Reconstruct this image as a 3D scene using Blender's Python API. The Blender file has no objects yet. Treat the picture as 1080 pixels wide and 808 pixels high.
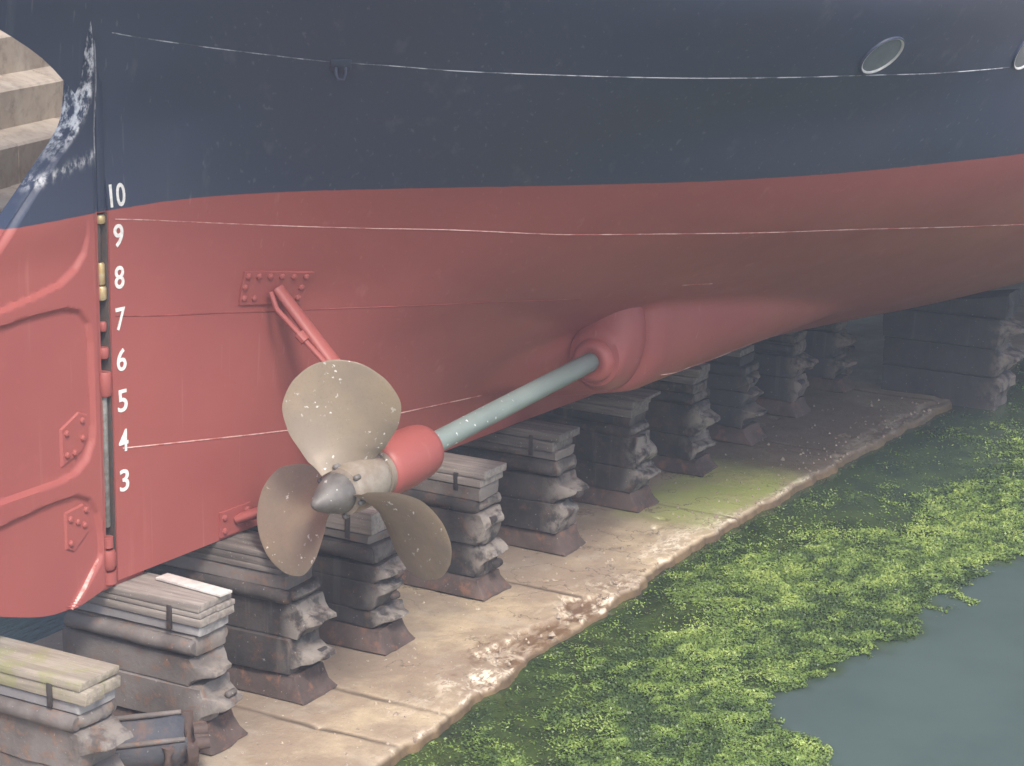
import bpy, bmesh, math, random
import numpy as np
from mathutils import Vector, Matrix

C = bpy.context.scene.collection
scene = bpy.context.scene
R = math.radians

# ------------------------------------------------------------------ camera
cam = bpy.data.cameras.new('camera')
cam.sensor_width = 36.0
cam.lens = 2204.7 / 1080 * 36.0
cam.clip_start = 0.1
cam.clip_end = 600
camo = bpy.data.objects.new('camera', cam)
C.objects.link(camo)
r_ = Vector((0.48937623, -0.87186754, 0.01891845))
u_ = Vector((0.19660899, 0.13143916, 0.97163195))
f_ = Vector((0.84962098, 0.47177404, -0.23574019))
M = Matrix((r_, u_, -f_)).transposed().to_4x4()
M.translation = Vector((-11.4257, -9.7821, 6.3456))
camo.matrix_world = M
scene.camera = camo

# ------------------------------------------------------------------ world, sun, exposure
SUN_EL, SUN_AZ = 50.0, 222.0          # azimuth: degrees clockwise from +Y, where the sun stands
w = bpy.data.worlds.new('World')
scene.world = w
w.use_nodes = True
nt = w.node_tree
sky = nt.nodes.new('ShaderNodeTexSky')
sky.sky_type = 'NISHITA'
sky.sun_disc = False
sky.sun_elevation = R(SUN_EL)
sky.sun_rotation = R(SUN_AZ)
sky.dust_density = 3.0
sky.air_density = 1.0
nt.links.new(sky.outputs[0], nt.nodes['Background'].inputs[0])
nt.nodes['Background'].inputs[1].default_value = 0.15
sd = bpy.data.lights.new('sun', 'SUN')
sd.energy = 2.0
sd.angle = R(13)
sd.color = (1.0, 0.93, 0.84)
so = bpy.data.objects.new('sun', sd)
C.objects.link(so)
sdir = Vector((math.sin(R(SUN_AZ)) * math.cos(R(SUN_EL)), math.cos(R(SUN_AZ)) * math.cos(R(SUN_EL)), math.sin(R(SUN_EL))))
so.rotation_euler = (-sdir).to_track_quat('-Z', 'Y').to_euler()
scene.view_settings.view_transform = 'Standard'
scene.view_settings.look = 'None'
scene.view_settings.exposure = 1.02
scene.view_settings.gamma = 1.0
scene.view_settings.use_curve_mapping = False
HAZE = 0.0034

# ------------------------------------------------------------------ material helper
class NB:
    def __init__(s, name, rough=0.6, metal=0.0, spec=0.5):
        s.m = bpy.data.materials.new(name)
        s.m.use_nodes = True
        s.t = s.m.node_tree
        s.b = s.t.nodes['Principled BSDF']
        s.b.inputs['Roughness'].default_value = rough
        s.b.inputs['Metallic'].default_value = metal
        s.b.inputs['Specular IOR Level'].default_value = spec
        s._co = None
    def n(s, kind, **kw):
        nd = s.t.nodes.new('ShaderNode' + kind)
        for k, v in kw.items():
            setattr(nd, k, v)
        return nd
    def put(s, sock, v):
        if v is None:
            return
        if hasattr(v, 'is_output') or isinstance(v, bpy.types.NodeSocket):
            s.t.links.new(v, sock)
        elif isinstance(v, (tuple, list)) and len(v) == 3 and sock.type == 'RGBA':
            sock.default_value = (*v, 1)
        else:
            sock.default_value = v
    def co(s):
        if s._co is None:
            s._co = s.n('TexCoord').outputs['Object']
        return s._co
    def xyz(s):
        q = s.n('SeparateXYZ')
        s.put(q.inputs[0], s.co())
        return q.outputs
    def noise(s, scale, detail=4, rough=0.55, stretch=None, loc=(0, 0, 0), dist=0.0):
        v = s.co()
        mp = s.n('Mapping')
        s.put(mp.inputs[0], v)
        mp.inputs['Location'].default_value = loc
        if stretch:
            mp.inputs['Scale'].default_value = stretch
        nd = s.n('TexNoise')
        s.put(nd.inputs['Vector'], mp.outputs[0])
        nd.inputs['Scale'].default_value = scale
        nd.inputs['Detail'].default_value = detail
        nd.inputs['Roughness'].default_value = rough
        nd.inputs['Distortion'].default_value = dist
        return nd.outputs[0]
    def ramp(s, v, a, b, lo=0.0, hi=1.0):
        nd = s.n('MapRange', interpolation_type='SMOOTHSTEP')
        s.put(nd.inputs[0], v)
        for i, q in zip((1, 2, 3, 4), (a, b, lo, hi)):
            nd.inputs[i].default_value = q
        return nd.outputs[0]
    def math(s, op, a, b=0.0):
        nd = s.n('Math', operation=op)
        s.put(nd.inputs[0], a)
        s.put(nd.inputs[1], b)
        return nd.outputs[0]
    def mix(s, fac, a, b, mode='MIX'):
        nd = s.n('Mix', data_type='RGBA', blend_type=mode)
        s.put(nd.inputs[0], fac)
        s.put(nd.inputs[6], a)
        s.put(nd.inputs[7], b)
        return nd.outputs[2]
    def attr(s, name):
        return s.n('Attribute', attribute_name=name).outputs['Fac']
    def col(s, v):
        s.put(s.b.inputs['Base Color'], v)
        return s
    def rough(s, v):
        s.put(s.b.inputs['Roughness'], v)
        return s
    def bump(s, h, strength=0.3, dist=0.01, prev=None):
        nd = s.n('Bump')
        nd.inputs['Strength'].default_value = strength
        nd.inputs['Distance'].default_value = dist
        s.put(nd.inputs['Height'], h)
        if prev is not None:
            s.put(nd.inputs['Normal'], prev)
        s.put(s.b.inputs['Normal'], nd.outputs[0])
        return nd.outputs[0]

RED = (0.300, 0.084, 0.073)
RED2 = (0.28, 0.075, 0.068)
BLACK = (0.040, 0.052, 0.090)
WL = 3.975

def paint(name, two_tone=True, wear=False):
    k = NB(name, 0.5, 0, 0.35)
    big = k.noise(0.7, 3, 0.6)
    fine = k.noise(9, 5, 0.6)
    run = k.noise(1.0, 3, 0.6, (7, 7, 0.28))          # runs down the plates
    run2 = k.noise(1.0, 2, 0.5, (26, 26, 0.55), (3, 7, 1))
    red = k.mix(k.ramp(big, 0.35, 0.7), RED, RED2)
    red = k.mix(k.ramp(fine, 0.55, 0.8, 0, 0.15), red, (0.44, 0.12, 0.10))
    red = k.mix(k.ramp(run, 0.62, 0.78, 0, 0.30), red, (0.47, 0.20, 0.18))
    red = k.mix(k.ramp(run2, 0.68, 0.75, 0, 0.12), red, (0.55, 0.32, 0.29))
    red = k.mix(k.ramp(k.noise(26, 3, 0.6, None, (5, 1, 2)), 0.70, 0.76, 0, 0.35), red, (0.16, 0.045, 0.03))
    out = red
    if two_tone:
        blk = k.mix(k.ramp(big, 0.3, 0.7), BLACK, (0.044, 0.053, 0.082))
        blk = k.mix(k.ramp(run, 0.58, 0.78, 0, 0.22), blk, (0.15, 0.16, 0.18))
        blk = k.mix(k.ramp(run2, 0.66, 0.74, 0, 0.20), blk, (0.25, 0.26, 0.28))
        blk = k.mix(k.ramp(fine, 0.6, 0.85, 0, 0.10), blk, (0.08, 0.08, 0.10))
        z = k.xyz()[2]
        zz = k.math('ADD', z, k.math('MULTIPLY', k.noise(6, 3), 0.012))
        out = k.mix(k.ramp(zz, WL + 0.002, WL + 0.010), red, blk)
        if wear:                                        # bare chalky wear along the rudder head
            wv = k.math('MULTIPLY', k.attr('wear'), k.ramp(k.noise(14, 5, 0.7, (1, 1, 0.6)), 0.42, 0.60))
            out = k.mix(wv, out, (0.62, 0.63, 0.65))
    k.col(out)
    k.rough(k.ramp(big, 0.3, 0.7, 0.44, 0.55))
    k.bump(k.noise(0.55, 1, 0.3), 0.10, 0.04)           # slightly uneven plating
    return k.m

MAT = {}
MAT['hull'] = paint('hull_paint', True)
MAT['rudder'] = paint('rudder_paint', True, True)
MAT['red'] = paint('red_antifouling', False)

def simple(name, c, rough=0.5, metal=0.0, c2=None, scale=8, bump=0.2, spec=0.5):
    k = NB(name, rough, metal, spec)
    nz = k.noise(scale, 5, 0.6)
    c2 = c2 or tuple(x * 0.7 for x in c)
    k.col(k.mix(k.ramp(nz, 0.35, 0.68), c, c2))
    if bump:
        k.bump(nz, bump, 0.01)
    return k.m

def mk_bronze():
    k = NB('worn_bronze', 0.5, 0.2, 0.4)
    a = k.noise(2.2, 4, 0.6)
    s = k.noise(24, 3, 0.55, (1, 1, 1), (1, 4, 2))
    c = k.mix(k.ramp(a, 0.3, 0.7), (0.315, 0.25, 0.18), (0.24, 0.20, 0.16))
    c = k.mix(k.ramp(k.noise(50, 3), 0.5, 0.8, 0, 0.4), c, (0.20, 0.15, 0.10))
    c = k.mix(k.math('MULTIPLY', k.ramp(s, 0.63, 0.68, 0, 0.9), k.ramp(k.noise(3.5, 2, 0.5, None, (8, 2, 3)), 0.48, 0.58)), c, (0.75, 0.74, 0.70))
    k.col(c)
    k.rough(k.ramp(a, 0.3, 0.7, 0.36, 0.55))
    k.bump(k.noise(30, 3), 0.06, 0.004)
    return k.m
MAT['bronze'] = mk_bronze()

MAT['hub_bronze'] = simple('dull_hub_bronze', (0.24, 0.195, 0.15), 0.5, 0.2, (0.32, 0.28, 0.235), 9, 0.1)
def mk_hubmetal():
    k = NB('hub_grey_metal', 0.58, 0.25)
    a = k.noise(6, 4, 0.6)
    c = k.mix(k.ramp(a, 0.35, 0.65), (0.17, 0.16, 0.15), (0.11, 0.10, 0.095))
    c = k.mix(k.ramp(k.noise(17, 3, 0.6, None, (3, 3, 1)), 0.64, 0.69, 0, 0.8), c, (0.55, 0.54, 0.52))
    k.col(c)
    return k.m
MAT['hub'] = mk_hubmetal()

def mk_shaft():
    k = NB('grey_green_shaft', 0.5, 0.0)
    a = k.noise(3, 4, 0.6, (0.4, 1, 1))
    c = k.mix(k.ramp(a, 0.3, 0.7), (0.20, 0.24, 0.225), (0.15, 0.185, 0.175))
    x = k.xyz()[0]
    near = k.ramp(x, 2.4, 4.2, 1, 0)
    sp = k.math('MULTIPLY', k.ramp(k.noise(22, 2, 0.5, (1, 1, 1)), 0.68, 0.72), near)
    c = k.mix(sp, c, (0.78, 0.79, 0.78))
    k.col(c)
    k.bump(a, 0.1, 0.005)
    return k.m
MAT['shaft'] = mk_shaft()
MAT['brass'] = simple('dull_brass', (0.42, 0.30, 0.13), 0.45, 0.4, (0.5, 0.42, 0.28), 20)
MAT['steel'] = simple('grey_pin_steel', (0.22, 0.22, 0.21), 0.5, 0.3, (0.14, 0.13, 0.12), 20)
MAT['white'] = simple('white_paint', (0.78, 0.78, 0.76), 0.6, 0, (0.62, 0.60, 0.58), 30, 0.05)
MAT['gap'] = simple('gap_shade', (0.05, 0.045, 0.045), 0.8, 0, (0.08, 0.05, 0.04), 20, 0.1)  # shade of the rudder gap painted as a dark colour
MAT['glass'] = simple('porthole_deadlight', (0.10, 0.12, 0.13), 0.18, 0, (0.13, 0.15, 0.16), 4, 0.02)
MAT['rim'] = simple('porthole_rim', (0.40, 0.42, 0.42), 0.45, 0.2, (0.55, 0.56, 0.55), 15, 0.05)

def mk_seam(name, bright, under, lo, hi, two=False):
    k = NB(name, 0.6, 0, 0.3)
    v = k.ramp(k.noise(3.5, 5, 0.7, None, (2, 3, 4)), lo, hi)
    k.col(k.mix(v, under, bright))
    return k.m
MAT['seam_white'] = mk_seam('chalky_seam_red', (0.62, 0.42, 0.38), (0.36, 0.10, 0.085), 0.40, 0.62)
MAT['seam_dark'] = mk_seam('dark_seam_red', (0.36, 0.09, 0.08), (0.20, 0.045, 0.04), 0.4, 0.7)  # darker red along the seam, broken up by noise
MAT['seam_black'] = mk_seam('chalky_seam_black', (0.42, 0.44, 0.47), (0.06, 0.068, 0.085), 0.42, 0.60)

def mk_iron(name, a, b, rust, k_rust=0.45, worn=(0.22, 0.195, 0.175)):
    k = NB(name, 0.75, 0.0, 0.2)
    big = k.noise(2.2, 4, 0.6)
    mid = k.noise(9, 5, 0.65)
    c = k.mix(k.ramp(big, 0.32, 0.68), a, b)
    c = k.mix(k.ramp(mid, 0.50, 0.72, 0, k_rust), c, rust)
    c = k.mix(k.ramp(k.noise(2, 3, 0.6, (6, 6, 0.4), (2, 2, 1)), 0.58, 0.75, 0, 0.22), c, (0.19, 0.17, 0.155))
    wv = k.math('MULTIPLY', k.attr('wear'), k.ramp(k.noise(7, 5, 0.65, None, (1, 8, 3)), 0.36, 0.58))
    c = k.mix(wv, c, worn)
    wet = k.ramp(k.noise(34, 2), 0.70, 0.75, 0, 0.35)
    c = k.mix(wet, c, (0.5, 0.48, 0.46))
    k.col(c)
    n1 = k.bump(mid, 0.5, 0.02)
    k.bump(k.noise(30, 4, 0.6), 0.35, 0.006, n1)
    return k.m
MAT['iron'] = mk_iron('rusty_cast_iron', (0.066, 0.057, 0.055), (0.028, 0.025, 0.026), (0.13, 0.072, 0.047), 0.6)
MAT['iron_dark'] = mk_iron('shade_darkened_iron', (0.060, 0.056, 0.060), (0.040, 0.038, 0.042), (0.08, 0.055, 0.04), 0.5, (0.20, 0.165, 0.14))  # shade under the hull put into the iron colour of the far blocks
MAT['iron_foot'] = mk_iron('rusty_iron_foot', (0.115, 0.082, 0.072), (0.060, 0.045, 0.041), (0.20, 0.10, 0.065), 0.7)
MAT['iron_worn'] = mk_iron('worn_iron', (0.185, 0.165, 0.155), (0.095, 0.083, 0.078), (0.24, 0.13, 0.08), 0.7)
MAT['plate'] = mk_iron('pale_filler_plate', (0.24, 0.23, 0.235), (0.19, 0.18, 0.185), (0.22, 0.16, 0.13), 0.3, (0.44, 0.43, 0.43))
MAT['scrap'] = mk_iron('blue_grey_casting', (0.07, 0.076, 0.095), (0.10, 0.098, 0.105), (0.24, 0.12, 0.07), 0.4, (0.36, 0.22, 0.15))

def mk_wood(name, a, b, green=0.0):
    k = NB(name, 0.75, 0, 0.3)
    g = k.noise(1.6, 5, 0.65, (14, 0.9, 14))
    big = k.noise(3, 3, 0.6)
    c = k.mix(k.ramp(g, 0.34, 0.66), a, b)
    c = k.mix(k.ramp(big, 0.45, 0.75, 0, 0.5), c, tuple(x * 0.6 for x in a))
    if green:
        c = k.mix(k.ramp(k.noise(5, 4, 0.6, None, (4, 1, 0)), 0.45, 0.65, 0, green), c, (0.24, 0.25, 0.10))
    c = k.mix(k.ramp(k.noise(45, 2), 0.68, 0.73, 0, 0.4), c, (0.6, 0.58, 0.55))
    k.col(c)
    k.bump(g, 0.6, 0.012)
    return k.m
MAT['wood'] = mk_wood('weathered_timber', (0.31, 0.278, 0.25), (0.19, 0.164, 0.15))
MAT['wood_dark'] = mk_wood('dark_timber', (0.175, 0.153, 0.138), (0.095, 0.082, 0.076))  # darker tones of the same grained timber
MAT['wood_moss'] = mk_wood('mossy_timber', (0.34, 0.30, 0.245), (0.22, 0.19, 0.155), 0.55)
MAT['board'] = simple('pale_board', (0.62, 0.60, 0.57), 0.6, 0, (0.48, 0.46, 0.44), 12, 0.1)

# ------------------------------------------------------------------ object helpers
def tag(o, label=None, cat=None, group=None, kind=None):
    if label: o['label'] = label
    if cat: o['category'] = cat
    if group: o['group'] = group
    if kind: o['kind'] = kind
    return o

def empty(name, loc, label, cat, group=None):
    o = bpy.data.objects.new(name, None)
    C.objects.link(o)
    o.location = loc
    o.empty_display_size = 0.2
    return tag(o, label, cat, group)

PW = {}
def link(name, me, mat, parent=None, smooth=35):
    me.materials.append(MAT[mat] if isinstance(mat, str) else mat)
    if smooth:
        for p in me.polygons:
            p.use_smooth = True
        me.set_sharp_from_angle(angle=R(smooth))
    o = bpy.data.objects.new(name, me)
    C.objects.link(o)
    if parent:
        o.parent = parent
        # parents are only translated, geometry is written in world space
        off = PW[parent.name]
        o.matrix_parent_inverse = Matrix.Translation(-off)
        PW[o.name] = Vector((0, 0, 0))
    else:
        PW[o.name] = Vector((0, 0, 0))
    return o

def build(name, verts, faces, mat, parent=None, smooth=35):
    me = bpy.data.meshes.new(name)
    me.from_pydata([tuple(v) for v in verts], [], faces)
    bm = bmesh.new(); bm.from_mesh(me)
    bmesh.ops.recalc_face_normals(bm, faces=bm.faces[:])
    bm.to_mesh(me); bm.free()
    return link(name, me, mat, parent, smooth)

def thing(name, loc, label, cat, group=None):
    o = empty(name, loc, label, cat, group)
    PW[o.name] = Vector(loc)
    return o

class MB:
    def __init__(s): s.v = []; s.f = []
    def add(s, v, f):
        n = len(s.v); s.v += [tuple(q) for q in v]; s.f += [tuple(i + n for i in q) for q in f]
    def box(s, a, b, bev=0.008, jit=0.0, rnd=None):
        bm = bmesh.new()
        bmesh.ops.create_cube(bm, size=1)
        for v in bm.verts:
            v.co = Vector([(a[i] + b[i]) / 2 + v.co[i] * (b[i] - a[i]) for i in range(3)])
            if jit: v.co += Vector([rnd.uniform(-jit, jit) for _ in range(3)])
        if bev:
            bmesh.ops.bevel(bm, geom=bm.edges[:], offset=bev, segments=2, affect='EDGES', profile=0.5)
        bm.verts.index_update()
        s.add([v.co[:] for v in bm.verts], [[v.index for v in f.verts] for f in bm.faces])
        bm.free()
    def tube(s, pts, rads, n=16, cap=True, frame=None):
        rings = []
        pts = [Vector(p) for p in pts]
        ref = None
        for i, p in enumerate(pts):
            d = (pts[min(i + 1, len(pts) - 1)] - pts[max(i - 1, 0)])
            if d.length < 1e-9: d = Vector((0, 0, 1))
            d.normalize()
            if ref is None:
                ref = d.orthogonal().normalized() if frame is None else Vector(frame)
            a = (ref - d * ref.dot(d)).normalized(); ref = a
            b = d.cross(a)
            r = rads[i] if isinstance(rads, (list, tuple)) else rads
            rings.append([p + (a * math.cos(t) + b * math.sin(t)) * r for t in [2 * math.pi * k / n for k in range(n)]])
        v = [q for rg in rings for q in rg]; f = []
        for i in range(len(pts) - 1):
            for k in range(n):
                f.append((i * n + k, i * n + (k + 1) % n, (i + 1) * n + (k + 1) % n, (i + 1) * n + k))
        if cap:
            f.append(tuple(range(n))[::-1]); f.append(tuple((len(pts) - 1) * n + k for k in range(n)))
        s.add(v, f)
    def build(s, name, mat, parent=None, smooth=35):
        return build(name, s.v, s.f, mat, parent, smooth)

# value noise for shapes
_rs = np.random.RandomState(11)
_T = _rs.rand(256, 256)
def vn(x, y):
    x = np.asarray(x, float); y = np.asarray(y, float)
    xi = np.floor(x).astype(int); yi = np.floor(y).astype(int)
    fx = x - xi; fy = y - yi
    fx = fx * fx * (3 - 2 * fx); fy = fy * fy * (3 - 2 * fy)
    g = lambda a, b: _T[a % 256, b % 256]
    return (g(xi, yi) * (1 - fx) + g(xi + 1, yi) * fx) * (1 - fy) + (g(xi, yi + 1) * (1 - fx) + g(xi + 1, yi + 1) * fx) * fy
def fbm(x, y, o=4):
    s = 0; a = 0.5; t = 0
    for i in range(o):
        s = s + a * vn(x * 2 ** i + 17.3 * i, y * 2 ** i + 5.1 * i); t += a; a *= 0.55
    return s / t
def sst(a, b, x):
    t = np.clip((x - a) / (b - a), 0, 1); return t * t * (3 - 2 * t)
def set_attr(me, name, vals):
    at = me.attributes.new(name, 'FLOAT', 'POINT')
    at.data.foreach_set('value', np.asarray(vals, dtype=np.float32).ravel())
BL0 = -6
# ================================================================== SETTING
def edge_y(x):                         # ragged starboard edge of the concrete floor
    return (-np.interp(x, [-6, 0.75, 3.1, 5.8, 9.2, 13.5, 40], [2.2, 2.12, 1.97, 1.91, 1.98, 2.18, 2.3]) - 0.20 * (fbm(x * 0.9 + 3, 0.3 + 0 * x) - 0.5)
            - 0.16 * (fbm(x * 3.1, 7.7 + 0 * x) - 0.5) - 0.025 * (fbm(x * 13.0, 2.7 + 0 * x, 3) - 0.5))

def mk_floor():
    k = NB('wet_concrete', 0.6, 0, 0.4)
    a = k.noise(0.55, 5, 0.62)
    b = k.noise(3.0, 6, 0.68)
    c = k.mix(k.ramp(a, 0.40, 0.58), (0.53, 0.43, 0.29), (0.31, 0.24, 0.175))
    c = k.mix(k.ramp(b, 0.42, 0.70, 0, 0.65), c, (0.27, 0.205, 0.15))
    c = k.mix(k.ramp(k.noise(1.4, 5, 0.65, None, (9, 2, 0)), 0.50, 0.66, 0, 0.45), c, (0.46, 0.40, 0.32))
    x, y, z = k.xyz()
    # darker brown towards the keel line
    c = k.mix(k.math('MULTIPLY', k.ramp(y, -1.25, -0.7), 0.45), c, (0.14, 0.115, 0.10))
    c = k.mix(k.ramp(k.noise(11, 3, 0.6, None, (0, 5, 0)), 0.66, 0.72, 0, 0.55), c, (0.10, 0.085, 0.075))
    c = k.mix(k.ramp(k.noise(24, 3, 0.6, None, (7, 5, 0)), 0.68, 0.72, 0, 0.9), c, (0.62, 0.58, 0.52))
    c = k.mix(k.math('MULTIPLY', k.attr('chip'), k.ramp(k.noise(8, 6, 0.7, (0.6, 1.2, 1), (5, 1, 0)), 0.40, 0.54, 0.35, 1.0)), c, (0.15, 0.088, 0.046))
    c = k.mix(k.math('MULTIPLY', k.attr('lime'), k.ramp(k.noise(13, 6, 0.72, (0.6, 1.2, 1), (2, 9, 0)), 0.45, 0.54, 0.08, 1.0)), c, (0.78, 0.69, 0.55))
    c = k.mix(k.math('MULTIPLY', k.attr('green'), k.ramp(k.noise(2.5, 4), 0.25, 0.6, 0.7, 1.0)), c, (0.36, 0.42, 0.13))
    shadef = k.ramp(k.math('ADD', x, k.math('MULTIPLY', k.noise(1.6, 4, 0.6), 0.8)), 9.5, 10.1)
    c = k.mix(k.math('MULTIPLY', shadef, 0.65), c, (0.10, 0.082, 0.068))          # hull shade painted into the floor colour further along
    ck = k.math('ABSOLUTE', k.math('SUBTRACT', k.noise(0.9, 6, 0.58, None, (3, 6, 0)), 0.5))
    ckm = k.math('MULTIPLY', k.ramp(ck, 0.0022, 0.0055, 0.75, 0), k.ramp(k.noise(0.7, 2, 0.5, None, (1, 1, 5)), 0.48, 0.56))
    c = k.mix(ckm, c, (0.11, 0.085, 0.065))
    c = k.mix(k.ramp(k.noise(60, 3, 0.7), 0.5, 0.75, 0, 0.35), c, (0.2, 0.16, 0.12))
    c = k.mix(k.attr('joint'), c, (0.10, 0.075, 0.055))
    c = k.mix(k.attr('wall'), c, k.mix(k.ramp(b, 0.35, 0.65), (0.085, 0.055, 0.028), (0.16, 0.105, 0.052)))
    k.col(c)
    k.rough(k.ramp(a, 0.3, 0.7, 0.42, 0.75))
    n1 = k.bump(b, 0.45, 0.02)
    n2 = k.bump(k.noise(14, 6, 0.7), 0.5, 0.02, n1)
    k.bump(k.noise(48, 4, 0.65), 0.4, 0.006, n2)
    return k.m
MAT['floor'] = mk_floor()

def make_floor():
    xs = np.concatenate([np.arange(-6, -2, 0.15), np.arange(-2, 12, 0.03), np.arange(12, 19, 0.05), np.arange(19, 40.1, 0.5)])
    t = np.concatenate([np.linspace(0, 0.012, 3), np.linspace(0.02, 0.45, 44), np.linspace(0.47, 1.0, 24)])   # 0 at the edge
    X = np.repeat(xs[:, None], len(t), 1)
    E = edge_y(xs)[:, None]
    Y = E + (1.75 - E) * t[None, :]
    D = Y - E                                       # metres from the edge
    big = fbm(X * 0.8 + 5, Y * 0.8 + 9); mid = fbm(X * 3.1, Y * 3.1 + 4); fin = fbm(X * 11, Y * 11)
    Z = (fbm(X * 1.5, Y * 1.5, 3) - 0.5) * 0.022 + (fin - 0.5) * 0.008
    # spalled hollows along the edge
    hol = sst(0.42, 0.62, np.exp(-((X - 3.75) / 1.35) ** 2) * np.exp(-((D - 0.14) / 0.24) ** 2) * 1.1 + (mid - 0.5) * 1.5 + (fin - 0.5) * 0.25)
    hol2 = sst(0.45, 0.65, np.exp(-((X - 12.5) / 1.8) ** 2) * np.exp(-((D - 0.1) / 0.2) ** 2) * 1.3 + (mid - 0.5) * 1.0)
    hol3 = sst(0.5, 0.66, np.exp(-((D - 0.02) / 0.10) ** 2) * (0.55 + 0.9 * (mid - 0.3)))
    H = np.maximum(np.maximum(hol, hol2 * 0.6), hol3 * 0.35)
    Z -= 0.040 * H * (0.8 + 0.4 * fin)
    Z -= 0.03 * sst(0.05, 0.0, D) * (0.4 + mid)
    st = np.exp(-((X - 2.9) / 0.8) ** 2) * np.exp(-((D - 0.42) / 0.2) ** 2) * 0.9 + np.exp(-((X - 4.9) / 1.0) ** 2) * np.exp(-((D - 0.22) / 0.2) ** 2) * 0.8
    stain = sst(0.45, 0.62, st * 0.75 + (mid - 0.5) * 0.9 + (fin - 0.5) * 0.6) * 0.8
    # joints across the floor
    joint = np.zeros_like(X)
    for jx in (-2.2, 0.9, 1.62, 4.62, 7.62, 10.6, 13.6):
        d = np.abs(X - jx + 0.02 * (mid - 0.5))
        joint = np.maximum(joint, sst(0.030, 0.010, d) * (0.5 + 0.5 * sst(0.35, 0.5, big)))
    joint *= (1 - H)
    Z -= 0.012 * joint
    gx, gy = np.gradient(H)
    rim = sst(0.06, 0.30, H) * sst(0.85, 0.45, H)
    vein = sst(0.045, 0.012, np.abs(fbm(X * 1.5 + 3, Y * 3.6 + 8, 5) - 0.5)) * sst(0.70, 0.10, D) + sst(0.05, 0.02, np.abs(fbm(X * 2.1 + 13, Y * 4.2, 5) - 0.47)) * sst(0.40, 0.05, D)
    lime = np.clip(0.9 * vein * sst(0.36, 0.56, fbm(X * 0.9 + 21, Y * 0.9)) + rim * sst(0.40, 0.54, fbm(X * 4.1 + 7, Y * 4.1)) + sst(0.09, 0.02, D + 0.1 * (fin - 0.5)) * sst(0.50, 0.66, fbm(X * 2.3 + 40, Y * 2.3)) * 0.9
                   + np.exp(-((X - 6.4) / 1.1) ** 2) * np.exp(-((D - 0.14) / 0.24) ** 2) * sst(0.42, 0.62, fbm(X * 5, Y * 5 + 3)) * 1.2
                   + np.exp(-((X - 9.4) / 0.8) ** 2) * sst(0.22, 0.02, D) * 0.9
                   + np.exp(-((X - 2.5) / 0.6) ** 2) * np.exp(-((D - 0.3) / 0.16) ** 2) * sst(0.45, 0.6, fbm(X * 6, Y * 6)) * 0.9, 0, 1)
    # pale fillet where the block feet sit
    gr = np.exp(-((X - 8.40) / 1.30) ** 6) * sst(0.03, 0.25, D + 0.12 * (mid - 0.5)) * sst(-0.55, -0.85, Y)
    gr = np.clip(gr * (0.75 + 0.8 * (mid - 0.4)), 0, 1)
    lime[:, :3] = 0
    wall = np.zeros_like(X)
    Z[:, 0] = -0.7; Z[:, 1] = -0.25 - 0.1 * mid[:, 1]; wall[:, :3] = 1
    Z[:, 2] = Z[:, 3] - 0.03
    Y[:, 0] -= 0.05
    Y[:, 1] -= 0.05 * mid[:, 1]
    n, m = X.shape
    v = np.stack([X, Y, Z], -1).reshape(-1, 3)
    f = [(i * m + j, (i + 1) * m + j, (i + 1) * m + j + 1, i * m + j + 1) for i in range(n - 1) for j in range(m - 1)]
    # port side drop
    base = len(v)
    v = np.concatenate([v, np.stack([xs, 0 * xs + 1.78, 0 * xs - 0.7], -1)])
    f += [(i * m + m - 1, (i + 1) * m + m - 1, base + i + 1, base + i) for i in range(n - 1)]
    me = bpy.data.meshes.new('dock_floor')
    me.from_pydata(v.tolist(), [], f)
    z0 = np.zeros(n)
    for nm, A in (('lime', lime), ('chip', np.maximum(H, stain * 0.8)), ('green', gr), ('joint', joint), ('wall', wall)):
        set_attr(me, nm, np.concatenate([A.ravel(), z0]))
    o = link('dock_floor', me, 'floor', None, 50)
    tag(o, kind='structure')
make_floor()

def mk_water():
    k = NB('dock_water', 0.09, 0, 0.5)
    k.b.inputs['IOR'].default_value = 1.33
    n = k.noise(0.5, 4, 0.6)
    c = k.mix(k.ramp(n, 0.35, 0.65), (0.060, 0.092, 0.088), (0.074, 0.110, 0.104))
    wd = k.attr('weed')
    c = k.mix(wd, c, k.mix(k.ramp(k.noise(3.0, 5, 0.65), 0.35, 0.65), (0.020, 0.034, 0.016), (0.052, 0.082, 0.024)))
    k.col(c)
    n1 = k.bump(k.noise(5, 3, 0.6, (1, 1.6, 1)), 0.06, 0.03)
    n2 = k.bump(k.noise(26, 2, 0.5), 0.05, 0.008, n1)
    pr = k.math('MULTIPLY', k.noise(9, 3, 0.6, (0.5, 1.8, 1)), k.ramp(k.xyz()[1], 1.2, 2.0))
    k.bump(pr, 0.55, 0.05, n2)
    return k.m
MAT['water'] = mk_water()

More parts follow.
